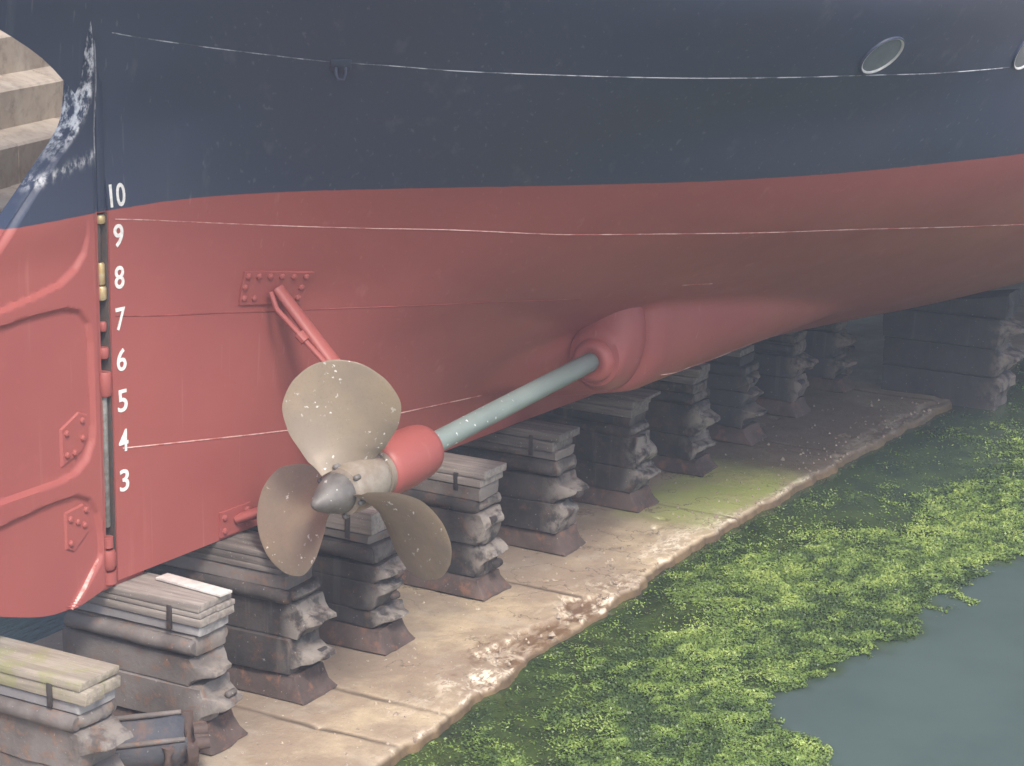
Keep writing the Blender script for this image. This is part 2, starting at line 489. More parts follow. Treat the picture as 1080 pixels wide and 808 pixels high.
def outer_y(x):                                     # outer limit of the weed mat
    xp = [-6, -1, 1.2, 2.3, 2.75, 3.0, 3.43, 3.94, 4.3, 5.34, 6.3, 7.2, 7.7, 8.1, 9.0, 10.5, 14, 26]
    yp = [-5.7, -5.5, -5.3, -5.0, -4.75, -4.25, -4.05, -4.1, -4.27, -4.4, -4.45, -4.33, -4.45, -4.85, -5.1, -5.3, -5.5, -5.3]
    return np.interp(x, xp, yp)
def weed_density(x, y):
    e = edge_y(x); o = outer_y(x)
    big = fbm(x * 0.9 + 2, y * 1.3 + 8); mid = fbm(x * 2.6, y * 3.0 + 1); fin = fbm(x * 7.5 + 4, y * 7.5, 3)
    s = (e - y) / np.maximum(e - o, 0.3)            # 0 at the floor, 1 at the outer limit
    lobes = s + (mid - 0.5) * 0.30 + (fin - 0.5) * 0.16 + (big - 0.5) * 0.15
    inside = sst(1.0, 0.95, lobes)
    ramp = 0.07 + 0.93 * sst(0.12, 0.48, s + (big - 0.5) * 0.9 + (mid - 0.5) * 0.5)
    far = sst(7.0, 10.0, x) * sst(0.62, 0.3, s)     # little weed close under the bilge
    clump = 0.40 + 0.60 * sst(0.36, 0.58, fin * 0.6 + mid * 0.4)
    holes = sst(0.24, 0.34, fbm(x * 1.7 + 11, y * 1.9 + 3))
    return inside * ramp * clump * (1 - 0.85 * far) * (0.25 + 0.75 * holes) * (s > 0.0), s

def make_water():
    xs = np.concatenate([np.linspace(-60, -6.5, 12), np.arange(-6, 20, 0.08), np.linspace(20.5, 60, 14)])
    ys = np.concatenate([np.linspace(-40, -8, 10), np.arange(-7.9, -1.5, 0.08), np.linspace(-1.4, 16, 14)])
    X, Y = np.meshgrid(xs, ys, indexing='ij')
    d, s = weed_density(X, Y)
    mid = fbm(X * 2.6, Y * 3.0 + 1)
    wd = sst(1.06, 0.94, s + (mid - 0.5) * 0.30) * (Y < -1.6) * (X > -6) * (X < 19) * (1 - 0.25 * sst(7.5, 9.5, X) * sst(0.75, 0.45, s + (mid - 0.5) * 0.5))
    Z = np.full_like(X, -0.085)
    n, m = X.shape
    me = bpy.data.meshes.new('water')
    f = [(i * m + j, (i + 1) * m + j, (i + 1) * m + j + 1, i * m + j + 1) for i in range(n - 1) for j in range(m - 1)]
    me.from_pydata(np.stack([X, Y, Z], -1).reshape(-1, 3).tolist(), [], f)
    set_attr(me, 'weed', wd)
    o = link('water', me, 'water', None, 0)
    tag(o, kind='structure')
make_water()

def mk_weed():
    k = NB('water_weed', 0.45, 0, 0.4)
    a = k.attr('tone')
    c = k.mix(k.ramp(a, 0.0, 0.5), (0.045, 0.080, 0.022), (0.125, 0.195, 0.042))
    c = k.mix(k.ramp(a, 0.5, 1.0), c, (0.255, 0.34, 0.085))
    k.col(c)
    return k.m
MAT['weed'] = mk_weed()

def make_weed():
    rs = np.random.RandomState(5)
    N = 1500000
    x = -1.5 + 20 * rs.rand(N) ** 1.15; y = -1.6 - 4.2 * rs.rand(N)
    d, s = weed_density(x, y)
    keep = rs.rand(N) < d * 0.82
    x = x[keep]; y = y[keep]; d = d[keep]; s = s[keep]; n = len(x)
    big = fbm(x * 1.1 + 31, y * 1.1 + 5); cl = fbm(x * 5.5, y * 7.5 + 2, 3)
    L = (0.0075 + 0.0095 * rs.rand(n)) * (1 + 0.02 * np.maximum(x, 0)); W = L * (0.45 + 0.4 * rs.rand(n))
    th = rs.rand(n) * 6.283; tl = rs.randn(n) * 0.40; rl = rs.randn(n) * 0.40
    u = np.stack([np.cos(th) * np.cos(tl), np.sin(th) * np.cos(tl), np.sin(tl)], -1)
    v = np.stack([-np.sin(th) * np.cos(rl), np.cos(th) * np.cos(rl), np.sin(rl)], -1)
    z = -0.078 + 0.050 * np.clip(cl - 0.35, 0, 1) * d + 0.012 * rs.rand(n)
    c = np.stack([x, y, z], -1)
    mid = c - u * (L * 0.1)[:, None]
    P = np.stack([c - u * L[:, None], mid + v * W[:, None] * 0.8, c + u * L[:, None], mid - v * W[:, None] * 0.8], 1)
    me = bpy.data.meshes.new('floating_weed')
    me.vertices.add(4 * n); me.vertices.foreach_set('co', P.reshape(-1))
    me.loops.add(4 * n); me.loops.foreach_set('vertex_index', np.arange(4 * n))
    me.polygons.add(n); me.polygons.foreach_set('loop_start', np.arange(n) * 4); me.polygons.foreach_set('loop_total', np.full(n, 4))
    me.update(calc_edges=True); me.validate()
    tone = np.clip(0.40 + (big - 0.5) * 1.3 + 0.09 * rs.randn(n) + (cl - 0.5) * 1.7 + 0.30 * (s - 0.5), 0, 1)
    set_attr(me, 'tone', np.repeat(tone, 4))
    o = link('floating_weed', me, 'weed', None, 0)
    tag(o, 'bright green water weed floating in a mat along the concrete edge', 'water weed', kind='stuff')
    print('WEED', n)
make_weed()

def make_rubble():
    rnd = random.Random(3); mb = MB(); n = 0
    while n < 520:
        x = rnd.uniform(-1.5, 13.5); e = float(edge_y(np.array([x]))[0])
        y = e + 0.05 + abs(rnd.gauss(0, 0.45)) if rnd.random() < 0.75 else rnd.uniform(-1.6, 0.5)
        if y > 0.8: continue
        r = rnd.uniform(0.006, 0.017) * (2.0 if rnd.random() < 0.06 else 1)
        v = []
        for k in range(6):
            a = k * math.pi / 3 + rnd.uniform(-0.4, 0.4); q = r * rnd.uniform(0.6, 1.3)
            v.append((x + math.cos(a) * q, y + math.sin(a) * q, -0.006))
        for k in range(3):
            a = k * 2.1 + rnd.uniform(-0.4, 0.4); q = r * rnd.uniform(0.2, 0.7)
            v.append((x + math.cos(a) * q, y + math.sin(a) * q, r * rnd.uniform(0.5, 1.1)))
        f = [(6, 7, 8)] + [(2 * k, 2 * k + 1, 6 + k) for k in range(3)] + [(2 * k + 1, (2 * k + 2) % 6, 6 + (k + 1) % 3) for k in range(3)] + [(2 * k + 1, 6 + (k + 1) % 3, 6 + k) for k in range(3)]
        mb.add(v, f); n += 1
    o = mb.build('stone_chips', 'chips', None, 0)
    tag(o, 'small pale stone chips and grit strewn over the concrete floor', 'stone chips', kind='stuff')
MAT['chips'] = simple('stone_chip', (0.42, 0.35, 0.27), 0.8, 0, (0.22, 0.17, 0.13), 3, 0)
make_rubble()

# ---- stepped stone side of the dock behind the stern
def mk_stone():
    k = NB('dock_stone', 0.8, 0, 0.3)
    a = k.noise(0.8, 5, 0.62); b = k.noise(5, 6, 0.68)
    c = k.mix(k.ramp(a, 0.35, 0.65), (0.42, 0.355, 0.285), (0.31, 0.26, 0.21))
    c = k.mix(k.ramp(b, 0.45, 0.72, 0, 0.6), c, (0.17, 0.135, 0.105))
    c = k.mix(k.ramp(k.noise(2, 4, 0.6, (1, 1, 0.35), (4, 0, 0)), 0.55, 0.72, 0, 0.5), c, (0.44, 0.40, 0.34))
    k.col(c)
    k.bump(b, 0.5, 0.03)
    return k.m
MAT['stone'] = mk_stone()
WA = R(14)
wd_ = Vector((math.cos(WA), math.sin(WA), 0)); wn_ = Vector((-math.sin(WA), math.cos(WA), 0))
wall = thing('dock_wall', (9.0, 5.9, -0.3), 'tan stone dock wall rising in broad sloping steps behind the stern', 'dock wall')
rw = random.Random(4)
W0 = Vector((9.45, 8.78, 0)) - wn_ * (0.42 * 6)
for k in range(-1, 10):
    z0 = -0.02 + 0.6 * k; zt = z0 + 0.6
    s = -26.0
    mb = MB()
    while s < 30:
        ln = rw.uniform(1.6, 2.6)
        a, b = s, min(s + ln - 0.014, 30)
        q = rw.uniform(-0.012, 0.012)
        prof = [(0.42 * k + q, z0 - 0.17), (0.42 * k + q - 0.004, z0 + 0.03), (0.42 * k + q + 0.03, z0 + 0.06),
                (0.42 * k + 0.42, z0 + 0.165 + q), (0.42 * k + 1.1, z0 + 0.165 + q), (0.42 * k + 1.1, z0 - 0.17)]
        prof[0] = (prof[0][0], z0 - 0.44)
        prof[5] = (prof[5][0], z0 - 0.44)
        v = []
        for ss in (a, b):
            for (nn, zz) in prof:
                pt = W0 + wd_ * ss + wn_ * nn; v.append((pt.x, pt.y, zz))
        f = [(i, (i + 1) % 6, 6 + (i + 1) % 6, 6 + i) for i in range(6)] + [tuple(range(6))[::-1], tuple(range(6, 12))]
        mb.add(v, f)
        s += ln
    mb.build('stone_course', 'stone', wall, 20)
mbq = MB()
q0 = 0.42 * 9 + 0.5
cc = [W0 + wd_ * a + wn_ * b for a, b in ((-40, q0), (45, q0), (45, q0 + 40), (-40, q0 + 40))]
o = build('quay_ground', [(c.x, c.y, 5.50) for c in cc], [(0, 1, 2, 3)], 'stone', None, 0)
tag(o, kind='structure')
mb = MB()
mb.box((-40, -40, -1.2), (45, -8.6, 0.6), 0.0)
o = mb.build('ground', 'stone', None, 0)
tag(o, kind='structure')

# ================================================================== SHIP
def pchip(xs,ys):
    xs=np.array(xs,float); ys=np.array(ys,float); h=np.diff(xs); d=np.diff(ys)/h
    m=np.zeros_like(xs); m[0]=d[0]; m[-1]=d[-1]
    for i in range(1,len(xs)-1):
        if d[i-1]*d[i]>0:
            w1=2*h[i]+h[i-1]; w2=h[i]+2*h[i-1]; m[i]=(w1+w2)/(w1/d[i-1]+w2/d[i])
    def f(x):
        x=np.clip(x,xs[0],xs[-1]); i=np.clip(np.searchsorted(xs,x)-1,0,len(xs)-2)
        t=(x-xs[i])/h[i]
        return ((1+2*t)*(1-t)**2*ys[i]+t*(1-t)**2*h[i]*m[i]+t*t*(3-2*t)*ys[i+1]+t*t*(t-1)*h[i]*m[i+1])
    return f
XC=[.06,.5,1,1.5,2,2.5,3,4,5,6,8,10,12,16,24,31,36]
ROWS={
1.2:[.09,.11,.13,.15,.17,.2,.22,.25,.3,.35,.5,.7,1.0,1.5,2.0,1.2,.1],
1.6:[.09,.11,.13,.16,.19,.24,.3,.36,.45,.58,1.0,1.8,2.5,3.3,4.0,2.2,.1],
2.0:[.09,.11,.14,.17,.21,.3,.38,.55,.75,1.0,1.8,2.75,3.5,4.2,4.9,2.7,.1],
2.5:[.09,.12,.14,.18,.25,.42,.6,.98,1.4,1.85,2.8,3.7,4.3,4.9,5.3,3.1,.1],
3.0:[.09,.12,.15,.2,.33,.62,1.0,1.65,2.25,2.78,3.7,4.4,4.8,5.2,5.5,3.3,.1],
3.5:[.09,.12,.18,.33,.6,1.0,1.5,2.35,3.1,3.6,4.35,4.8,5.1,5.4,5.55,3.5,.1],
3.98:[.09,.13,.26,.55,1.0,1.5,2.02,2.95,3.6,4.05,4.75,5.1,5.35,5.55,5.6,3.7,.1],
}
ROWS2={ # own x columns
4.5:([0.05,.5,1,1.5,2,2.5,3,4,5,6,8,10,12,16,24,31,36.3],[.04,.13,.5,1.03,1.65,2.25,2.72,3.45,4.0,4.45,5.0,5.3,5.5,5.6,5.65,3.9,.1]),
5.0:([-.37,-.2,0,.5,1,1.5,2,2.5,3,4,5,6,8,10,12,16,24,31,36.6],[0,.03,.07,.40,.98,1.66,2.38,3.0,3.47,4.13,4.50,4.80,5.2,5.5,5.6,5.7,5.7,4.1,.1]),
5.6:([-1.5,-1,-.5,0,.5,1,1.5,2,2.5,3,4,5,6,8,10,12,16,24,31,37],[0,.02,.06,.22,.92,1.8,2.55,3.2,3.72,4.1,4.6,4.88,5.1,5.4,5.6,5.7,5.75,5.75,4.3,.1]),
6.5:([-2.9,-2.5,-2,-1,0,1,2,3,4,5,6,8,10,12,16,24,31,37.5],[0,.25,.6,1.3,2.3,3.3,3.85,4.35,4.75,5.0,5.2,5.5,5.65,5.75,5.8,5.8,4.5,.1]),
7.3:([-3.6,-3.2,-2.5,-1,0,1,2,3,4,5,6,8,10,12,16,24,31,38],[0,.9,1.7,2.7,3.3,3.8,4.25,4.6,4.9,5.1,5.3,5.55,5.7,5.8,5.8,5.8,4.6,.1]),
}
FYO=pchip([4.5,4.9,5.2,5.42,5.50,5.58,5.96,6.66,7.4,8.3,9.2,10.4],[0.45,.80,1.08,1.28,1.42,1.80,1.93,2.12,2.26,2.34,2.40,2.3])
FRY=pchip([5.42,5.96,6.66,7.4,8.3,9.2,10.4],[.42,.50,.64,.72,.72,.7,.7])
FRZ=pchip([4.5,5.42,5.96,6.66,7.4,8.3,9.2,10.4],[.45,.57,.64,.65,.60,.50,.38,.22])
FZC=pchip([4.5,5.42,5.96,6.66,7.4,8.3,9.2,10.4],[2.12,2.24,2.31,2.36,2.34,2.26,2.18,2.16])
ZS=[]; FX=[]; X0=[]; X1=[]
for z,r in ROWS.items(): ZS.append(z); FX.append(pchip(XC,r)); X0.append(.06); X1.append(36)
for z,(a,r) in ROWS2.items(): ZS.append(z); FX.append(pchip(a,r)); X0.append(a[0]); X1.append(a[-1])
fx0=pchip(ZS,X0); fx1=pchip(ZS,X1)
def hb(x,z):
    "starboard half breadth"
    b = float(pchip(ZS,[float(f(x)) for f in FX])(z))
    if 4.5 < x < 10.4 and z < 3.3:                 # shaft fairing swelling out of the hull
        q = (z - float(FZC(x))) / float(FRZ(x)); ry = float(FRY(x)); yo = float(FYO(x))
        yf = yo - (1 - math.sqrt(max(0.0, 1 - q * q))) * ry - max(0.0, abs(q) - 1) * 3.0
        k = 0.12
        g = max(k - abs(b - yf), 0.0) / k
        b = max(b, yf) + g * g * k * 0.25
    return b

PCH = pchip
def hbv(x, z):
    return hb(x, z)

ship = thing('ship', (0, 0, 1.2), 'black and red steel ship propped on blocks in the dock, seen from its stern', 'ship')

def make_hull():
    zs = np.unique(np.round(np.concatenate([np.arange(1.2, 3.2, 0.05), np.arange(3.2, 4.6, 0.1), np.arange(4.6, 5.6, 0.08), np.arange(5.6, 7.31, 0.17), [7.3]]), 3))
    us = np.concatenate([np.linspace(0, 0.150, 46), np.linspace(0.152, 0.165, 12), np.linspace(0.169, 0.30, 40), np.linspace(0.305, 1, 56)])
    fs = FX
    grid = []
    for z in zs:
        x0 = float(fx0(z)); x1 = float(fx1(z))
        row = []
        for u in us:
            x = x0 + (x1 - x0) * u
            y = max(hb(x, z), 0.0)
            if u == 0 and z > 4.7: y = 0.0
            row.append((x, y, z))
        grid.append(row)
    n = len(zs); m = len(us)
    v = [(x, -y, z) for row in grid for (x, y, z) in row] + [(x, y, z) for row in grid for (x, y, z) in row]
    S = n * m
    f = []
    for i in range(n - 1):
        for j in range(m - 1):
            a = i * m + j
            f.append((a, a + 1, a + m + 1, a + m)); f.append((S + a, S + a + m, S + a + m + 1, S + a + 1))
    for j in range(m - 1):                       # bottom and deck
        f.append((j, S + j, S + j + 1, j + 1))
        a = (n - 1) * m + j; f.append((a, a + 1, S + a + 1, S + a))
    for i in range(n - 1):                       # stern post face and stem
        a = i * m; f.append((a, a + m, S + a + m, S + a))
        a = i * m + m - 1; f.append((a, S + a, S + a + m, a + m))
    me = bpy.data.meshes.new('hull')
    me.from_pydata(v, [], f)
    bm = bmesh.new(); bm.from_mesh(me)
    bmesh.ops.remove_doubles(bm, verts=bm.verts[:], dist=0.0008)
    bmesh.ops.dissolve_degenerate(bm, dist=0.0005, edges=bm.edges[:])
    bmesh.ops.recalc_face_normals(bm, faces=bm.faces[:])
    bm.to_mesh(me); bm.free()
    return link('hull', me, 'hull', ship, 50)
hull = make_hull()

def hull_n(x, z):
    e = 0.02
    p = Vector((x, -hb(x, z), z))
    dx = Vector((2 * e, -(hb(x + e, z) - hb(x - e, z)), 0)); dz = Vector((0, -(hb(x, z + e) - hb(x, z - e)), 2 * e))
    n = dx.cross(dz); n.normalize()
    if n.y > 0: n = -n
    return p, n, dx.normalized(), dz.normalized()

def seam(pts, mat, w=0.006, name='plate_seam', end=None):
    xs = [p[0] for p in pts]; fz = PCH(xs, [p[1] for p in pts])
    X = np.arange(xs[0], xs[-1], 0.06)
    v = []; f = []
    for i, x in enumerate(X):
        z = float(fz(x)); p, n, dx, dz = hull_n(float(x), z)
        t = dz
        for (a, b) in ((-1.4, -0.002), (-0.6, 0.0045), (0.6, 0.0045), (1.4, -0.002)):
            v.append(p + t * (a * w) + n * b)
    for i in range(len(X) - 1):
        for k in range(3):
            f.append((i * 4 + k, i * 4 + k + 1, i * 4 + 5 + k, i * 4 + 4 + k))
    return build(name, v, f, mat, hull, 60)
seam([(0.12, 3.905), (0.3, 3.88), (1.04, 3.77), (1.65, 3.69), (2.24, 3.63), (2.77, 3.59), (3.53, 3.51), (4.24, 3.47), (5.04, 3.42), (6.13, 3.34), (7.54, 3.21), (8.96, 3.08), (12, 2.85), (20, 2.6)], 'seam_white', 0.0038)
seam([(0.10, 3.20), (0.69, 3.11), (1.22, 3.04), (1.92, 2.95), (2.68, 2.90), (3.42, 2.86), (4.24, 2.79), (4.54, 2.76)], 'seam_dark', 0.005)
seam([(5.46, 2.80), (5.65, 2.785), (5.84, 2.77)], 'seam_white', 0.006)
seam([(5.9, 1.83), (6.4, 1.78), (7.0, 1.80), (7.6, 1.80), (8.2, 1.82), (8.8, 1.83), (9.3, 1.85)], 'seam_white', 0.004)
seam([(0.14, 2.20), (0.88, 2.09), (2.02, 1.93), (2.94, 1.83), (3.96, 1.75), (4.8, 1.69)], 'seam_white', 0.005)
seam([(0.08, 5.23), (0.3, 5.18), (0.5, 5.14), (0.82, 5.08), (1.18, 5.02), (1.48, 4.99), (1.73, 4.96), (2.26, 4.93), (3.06, 4.9), (4.22, 4.88), (5.34, 4.85), (6.38, 4.85), (9, 4.88), (14, 5.0), (22, 5.2)], 'seam_black', 0.0038)

# portholes
def porthole(x, z):
    p, n, dx, dz = hull_n(x, z)
    t = dx; b = n.cross(t).normalized()
    if b.z < 0: b = -b
    N = 48
    def ringmesh(name, prof, mat, par):
        v = []; f = []; L = len(prof)
        for k in range(N):
            a = 2 * math.pi * k / N; d = t * math.cos(a) + b * math.sin(a)
            for (r, h) in prof: v.append(p + d * r + n * h)
        for k in range(N):
            for i in range(L - 1):
                f.append((k * L + i, k * L + i + 1, ((k + 1) % N) * L + i + 1, ((k + 1) % N) * L + i))
        return build(name, v, f, mat, par)
    rim = ringmesh('porthole', [(0.206, -0.03), (0.202, 0.012), (0.198, 0.017), (0.192, 0.017)], 'hull', ship)
    ringmesh('rim_lining', [(0.192, 0.0165), (0.187, 0.016), (0.180, 0.010), (0.174, -0.004)], 'rim', rim)
    v = [p + n * 0.003] + [p + n * 0.003 + (t * math.cos(a) + b * math.sin(a)) * 0.178 for a in [2 * math.pi * k / N for k in range(N)]]
    f = [(0, 1 + k, 1 + (k + 1) % N) for k in range(N)]
    build('glass', v, f, 'glass', rim)
porthole(4.271, 5.049); porthole(6.312, 5.001)

# little pad eye under the stern quarter and dented scar on the topsides
p, n, dx, dz = hull_n(1.234, 5.0)
mb = MB(); mb.box((-0.075, -0.012, -0.05), (0.075, 0.012, 0.05), 0.006)
mb.tube([(-0.035, 0.01, -0.02), (-0.035, 0.05, -0.045), (-0.02, 0.07, -0.08), (0.02, 0.07, -0.08), (0.035, 0.05, -0.045), (0.035, 0.01, -0.02)], 0.012, 8)
T = Matrix((dx, n, dx.cross(n) * -1)).transposed()
if (T @ Vector((0, 0, 1))).z < 0: T = Matrix((dx, n, dx.cross(n))).transposed()
mb.v = [tuple(p + T @ Vector(q)) for q in mb.v]
mb.build('pad_eye', 'hull', ship)

# ---- draft marks
def textmesh(s):
    cu = bpy.data.curves.new('t', 'FONT'); cu.body = s; cu.size = 1.0; cu.align_x = 'CENTER'; cu.extrude = 0.004; cu.offset = 0.012
    cu.resolution_u = 4
    ob = bpy.data.objects.new('t', cu); C.objects.link(ob)
    dg = bpy.context.evaluated_depsgraph_get()
    me = bpy.data.meshes.new_from_object(ob.evaluated_get(dg))
    bpy.data.objects.remove(ob); bpy.data.curves.remove(cu)
    return me
for s, z, xc in (('10', 4.075, 0.155), ('9', 3.783, 0.15), ('8', 3.478, 0.15), ('7', 3.172, 0.15), ('6', 2.868, 0.15), ('5', 2.560, 0.15), ('4', 2.258, 0.15), ('3', 1.955, 0.15)):
    me = textmesh(s)
    co = np.array([v.co[:] for v in me.vertices]); hgt = co[:, 1].max() - co[:, 1].min()
    wid = co[:, 0].max() - co[:, 0].min()
    H_ = 0.168; W_ = 0.098 if s != '10' else 0.15
    cx = (co[:, 0].max() + co[:, 0].min()) / 2; cz = (co[:, 1].max() + co[:, 1].min()) / 2
    for v in me.vertices:
        x = xc + (v.co.x - cx) * W_ / max(wid, 0.25); zz = z + (v.co.y - cz) * H_ / hgt
        v.co = (x, -hb(x, zz) - 0.0035 + v.co.z * -0.5, zz)
    for pl_ in me.polygons: pl_.flip()
    link('draft_mark', me, 'white', ship, 0)

# ---- stern post, pintles
mb = MB()
mb.box((0.045, -0.078, 1.30), (0.058, 0.078, 3.96), 0.002)
mb.build('stern_post', 'gap', ship)  # post face coloured dark to stand in for shade in the gap
mb = MB(); mb.box((-0.026, -0.072, 3.962), (0.058, 0.072, 4.98), 0.012)
mb.build('stern_post', 'hull', ship)
def cyl(name, mat, a, b, r, par, n=14, r2=None):
    m_ = MB(); a = Vector(a); b = Vector(b); d = (b - a); L = d.length; d.normalize(); e = min(0.012, L * 0.2)
    r2 = r2 or r
    m_.tube([a, a + d * e, b - d * e, b], [r - e * 0.6, r, r2, r2 - e * 0.6], n)
    return m_.build(name, mat, par)
# ---- rudder: blade with raised frame
def sdf_poly(px, pz, poly):
    P = np.array(poly); d = np.full(px.shape, 1e9); s = np.ones(px.shape)
    n = len(P)
    for i in range(n):
        a = P[i]; b = P[i - 1]
        ex, ez = b - a; wx = px - a[0]; wz = pz - a[1]
        t = np.clip((wx * ex + wz * ez) / (ex * ex + ez * ez), 0, 1)
        d = np.minimum(d, (wx - ex * t) ** 2 + (wz - ez * t) ** 2)
        c1 = pz >= a[1]; c2 = pz < b[1]; c3 = ex * wz > ez * wx
        flip = (c1 & c2 & c3) | (~c1 & ~c2 & ~c3)
        s = np.where(flip, -s, s)
    return s * np.sqrt(d)                  # negative inside
def make_rudder():
    zs = np.arange(1.10, 5.58, 0.016)
    aft = PCH([1.1, 1.2, 1.28, 1.5, 2.0, 2.6, 3.2, 3.7, 3.94, 4.3, 4.66, 4.91, 5.33, 5.6], [-0.62, -1.0, -1.15, -1.5, -1.72, -1.75, -1.60, -1.25, -1.01, -0.60, -0.21, -0.135, -0.085, -0.075])
    us = np.concatenate([np.linspace(0, 0.08, 12), np.linspace(0.09, 1, 104)])
    A = aft(zs)
    Z = np.repeat(zs[:, None], len(us), 1)
    X = -0.030 + (A[:, None] + 0.030) * us[None, :]
    # bottom edge curve
    bot = PCH([-1.8, -1.15, -0.5, -0.02], [1.6, 1.28, 1.125, 1.195])
    ZB = np.maximum(Z, bot(X))
    rec = [
        [(-2.2, 3.30), (-1.04, 3.43), (-0.70, 3.475), (-0.46, 3.52), (-0.30, 3.60), (-0.20, 3.70), (-0.165, 3.82), (-0.16, 4.05), (-0.35, 4.2), (-2.2, 4.2)],
        [(-2.2, 3.25), (-1.04, 3.33), (-0.70, 3.35), (-0.42, 3.345), (-0.27, 3.30), (-0.18, 3.20), (-0.155, 3.05), (-0.15, 2.45), (-0.165, 2.33), (-0.24, 2.2), (-0.36, 2.13), (-0.48, 2.11), (-1.11, 2.10), (-2.2, 2.05)],
        [(-2.2, 1.85), (-1.12, 1.94), (-0.60, 1.975), (-0.36, 1.965), (-0.22, 1.90), (-0.14, 1.78), (-0.11, 1.62), (-0.105, 1.45), (-0.14, 1.39), (-0.43, 1.13), (-0.6, 0.9), (-2.2, 0.9)]]
    t = np.full(X.shape, 0.095)
    for i, poly in enumerate(rec):
        d = sdf_poly(X, ZB, poly)
        dep = 0.035 * np.ones_like(X)
        if i == 0: dep = dep * sst(3.98, 3.62, ZB)
        t -= dep * sst(0.012, -0.022, d)
    t *= 0.50 + 0.50 * sst(-0.03, -0.10, X)
    t *= 0.55 + 0.45 * sst(1.0, 0.90, us)[None, :]          # thinner trailing edge
    t = np.maximum(t, 0.06) + 0.03 * sst(4.5, 4.95, ZB) * sst(5.5, 5.05, ZB)
    n, m = X.shape
    v = np.concatenate([np.stack([X, -t, ZB], -1).reshape(-1, 3), np.stack([X, t, ZB], -1).reshape(-1, 3)])
    S = n * m; f = []
    for i in range(n - 1):
        for j in range(m - 1):
            a = i * m + j
            if abs(v[a][2] - v[a + m][2]) + abs(v[a + 1][2] - v[a + m + 1][2]) < 1e-6: continue
            f.append((a, a + m, a + m + 1, a + 1)); f.append((S + a, S + a + 1, S + a + m + 1, S + a + m))
        for j in (0, m - 1):
            a = i * m + j; f.append((a, a + m, S + a + m, S + a))
    for i in (0, n - 1):
        for j in range(m - 1):
            a = i * m + j; f.append((a, a + 1, S + a + 1, S + a))
    wear = np.zeros(n * m)
    dA = (X - A[:, None])
    wr = sst(4.45, 4.75, ZB) * sst(5.42, 5.2, ZB) * sst(0.05, 0.012, dA) * 1.3 + sst(4.3, 4.5, ZB) * sst(5.0, 4.8, ZB) * sst(0.07, 0.0, dA) * 0.6 + np.exp(-((ZB - 4.40 - 0.22 * X) / 0.035) ** 2) * 0.75 + sst(4.25, 4.5, ZB) * sst(-0.055, -0.03, X) * 0.55
    wear = np.clip(wr, 0, 1).ravel()
    me = bpy.data.meshes.new('rudder')
    me.from_pydata(v.tolist(), [], f)
    set_attr(me, 'wear', np.concatenate([wear, wear]))
    bm = bmesh.new(); bm.from_mesh(me)
    bmesh.ops.remove_doubles(bm, verts=bm.verts[:], dist=0.0005)
    bmesh.ops.recalc_face_normals(bm, faces=bm.faces[:])
    bm.to_mesh(me); bm.free()
    return link('rudder', me, 'rudder', ship, 40)
rud = make_rudder()
def boltplate(poly, y, bolts):
    mb = MB()
    n = len(poly)
    c = (sum(p[0] for p in poly) / n, sum(p[1] for p in poly) / n)
    v = [(x, y, z) for x, z in poly] + [(c[0] + (x - c[0]) * 0.9, y - 0.014, c[1] + (z - c[1]) * 0.93) for x, z in poly]
    f = [(i, (i + 1) % n, n + (i + 1) % n, n + i) for i in range(n)] + [tuple(range(n, 2 * n))]
    mb.add(v, f)
    for bx, bz in bolts:
        mb.tube([(bx, y - 0.01, bz), (bx, y - 0.026, bz), (bx, y - 0.034, bz)], [0.026, 0.024, 0.014], 8)
    mb.build('bolt_plate', 'red', rud)
boltplate([(-0.50, 2.20), (-0.28, 2.27), (-0.20, 2.36), (-0.20, 2.53), (-0.30, 2.57), (-0.50, 2.48)], -0.060,
          [(-0.44, 2.28), (-0.44, 2.44), (-0.27, 2.37), (-0.27, 2.50), (-0.36, 2.28)])
boltplate([(-0.48, 1.58), (-0.40, 1.54), (-0.22, 1.66), (-0.20, 1.80), (-0.28, 1.88), (-0.48, 1.86)], -0.060,
          [(-0.43, 1.62), (-0.43, 1.80), (-0.28, 1.72), (-0.26, 1.83), (-0.35, 1.76)])
mb = MB(); mb.tube([(-0.125, -0.062, 1.42), (-0.30, -0.072, 1.24), (-0.44, -0.066, 1.12)], [0.012, 0.02, 0.014], 8)
mb.build('edge_strip', 'seam_white', rud)
# pintles and gudgeons in the gap
GX = 0.008
cyl('pintle', 'brass', (GX, -0.055, 3.885), (GX, -0.055, 3.945), 0.036, ship)
cyl('pintle', 'gap', (GX, -0.03, 3.60), (GX, -0.03, 3.90), 0.022, ship)
cyl('pintle', 'brass', (GX, -0.045, 3.44), (GX, -0.045, 3.60), 0.032, ship)
cyl('pintle', 'brass', (GX, -0.05, 3.33), (GX, -0.05, 3.43), 0.036, ship)
for z0, z1, rr in ((3.10, 3.17, 0.03), (2.90, 2.98, 0.042), (2.62, 2.80, 0.055)):
    cyl('gudgeon', 'red', (GX, -0.05, z0), (GX, -0.05, z1), rr, ship)
cyl('pintle', 'steel', (GX, -0.04, 1.62), (GX, -0.04, 2.64), 0.027, ship)
mb = MB(); mb.tube([(-0.004, -0.05, 1.30), (-0.004, -0.05, 1.33), (-0.004, -0.05, 1.42), (-0.004, -0.05, 1.45)], [0.045, 0.06, 0.06, 0.05], 14)
mb.tube([(-0.004, -0.05, 1.47), (-0.004, -0.05, 1.55)], [0.045, 0.045], 14)
mb.tube([(0.01, -0.03, 1.19), (0.01, -0.035, 1.28)], [0.07, 0.065], 14)
mb.build('gudgeon', 'red', ship)
mb = MB(); mb.box((-0.10, -0.06, 1.15), (0.4, 0.06, 1.199), 0.01)
mb.build('heel_plate', 'red', ship)

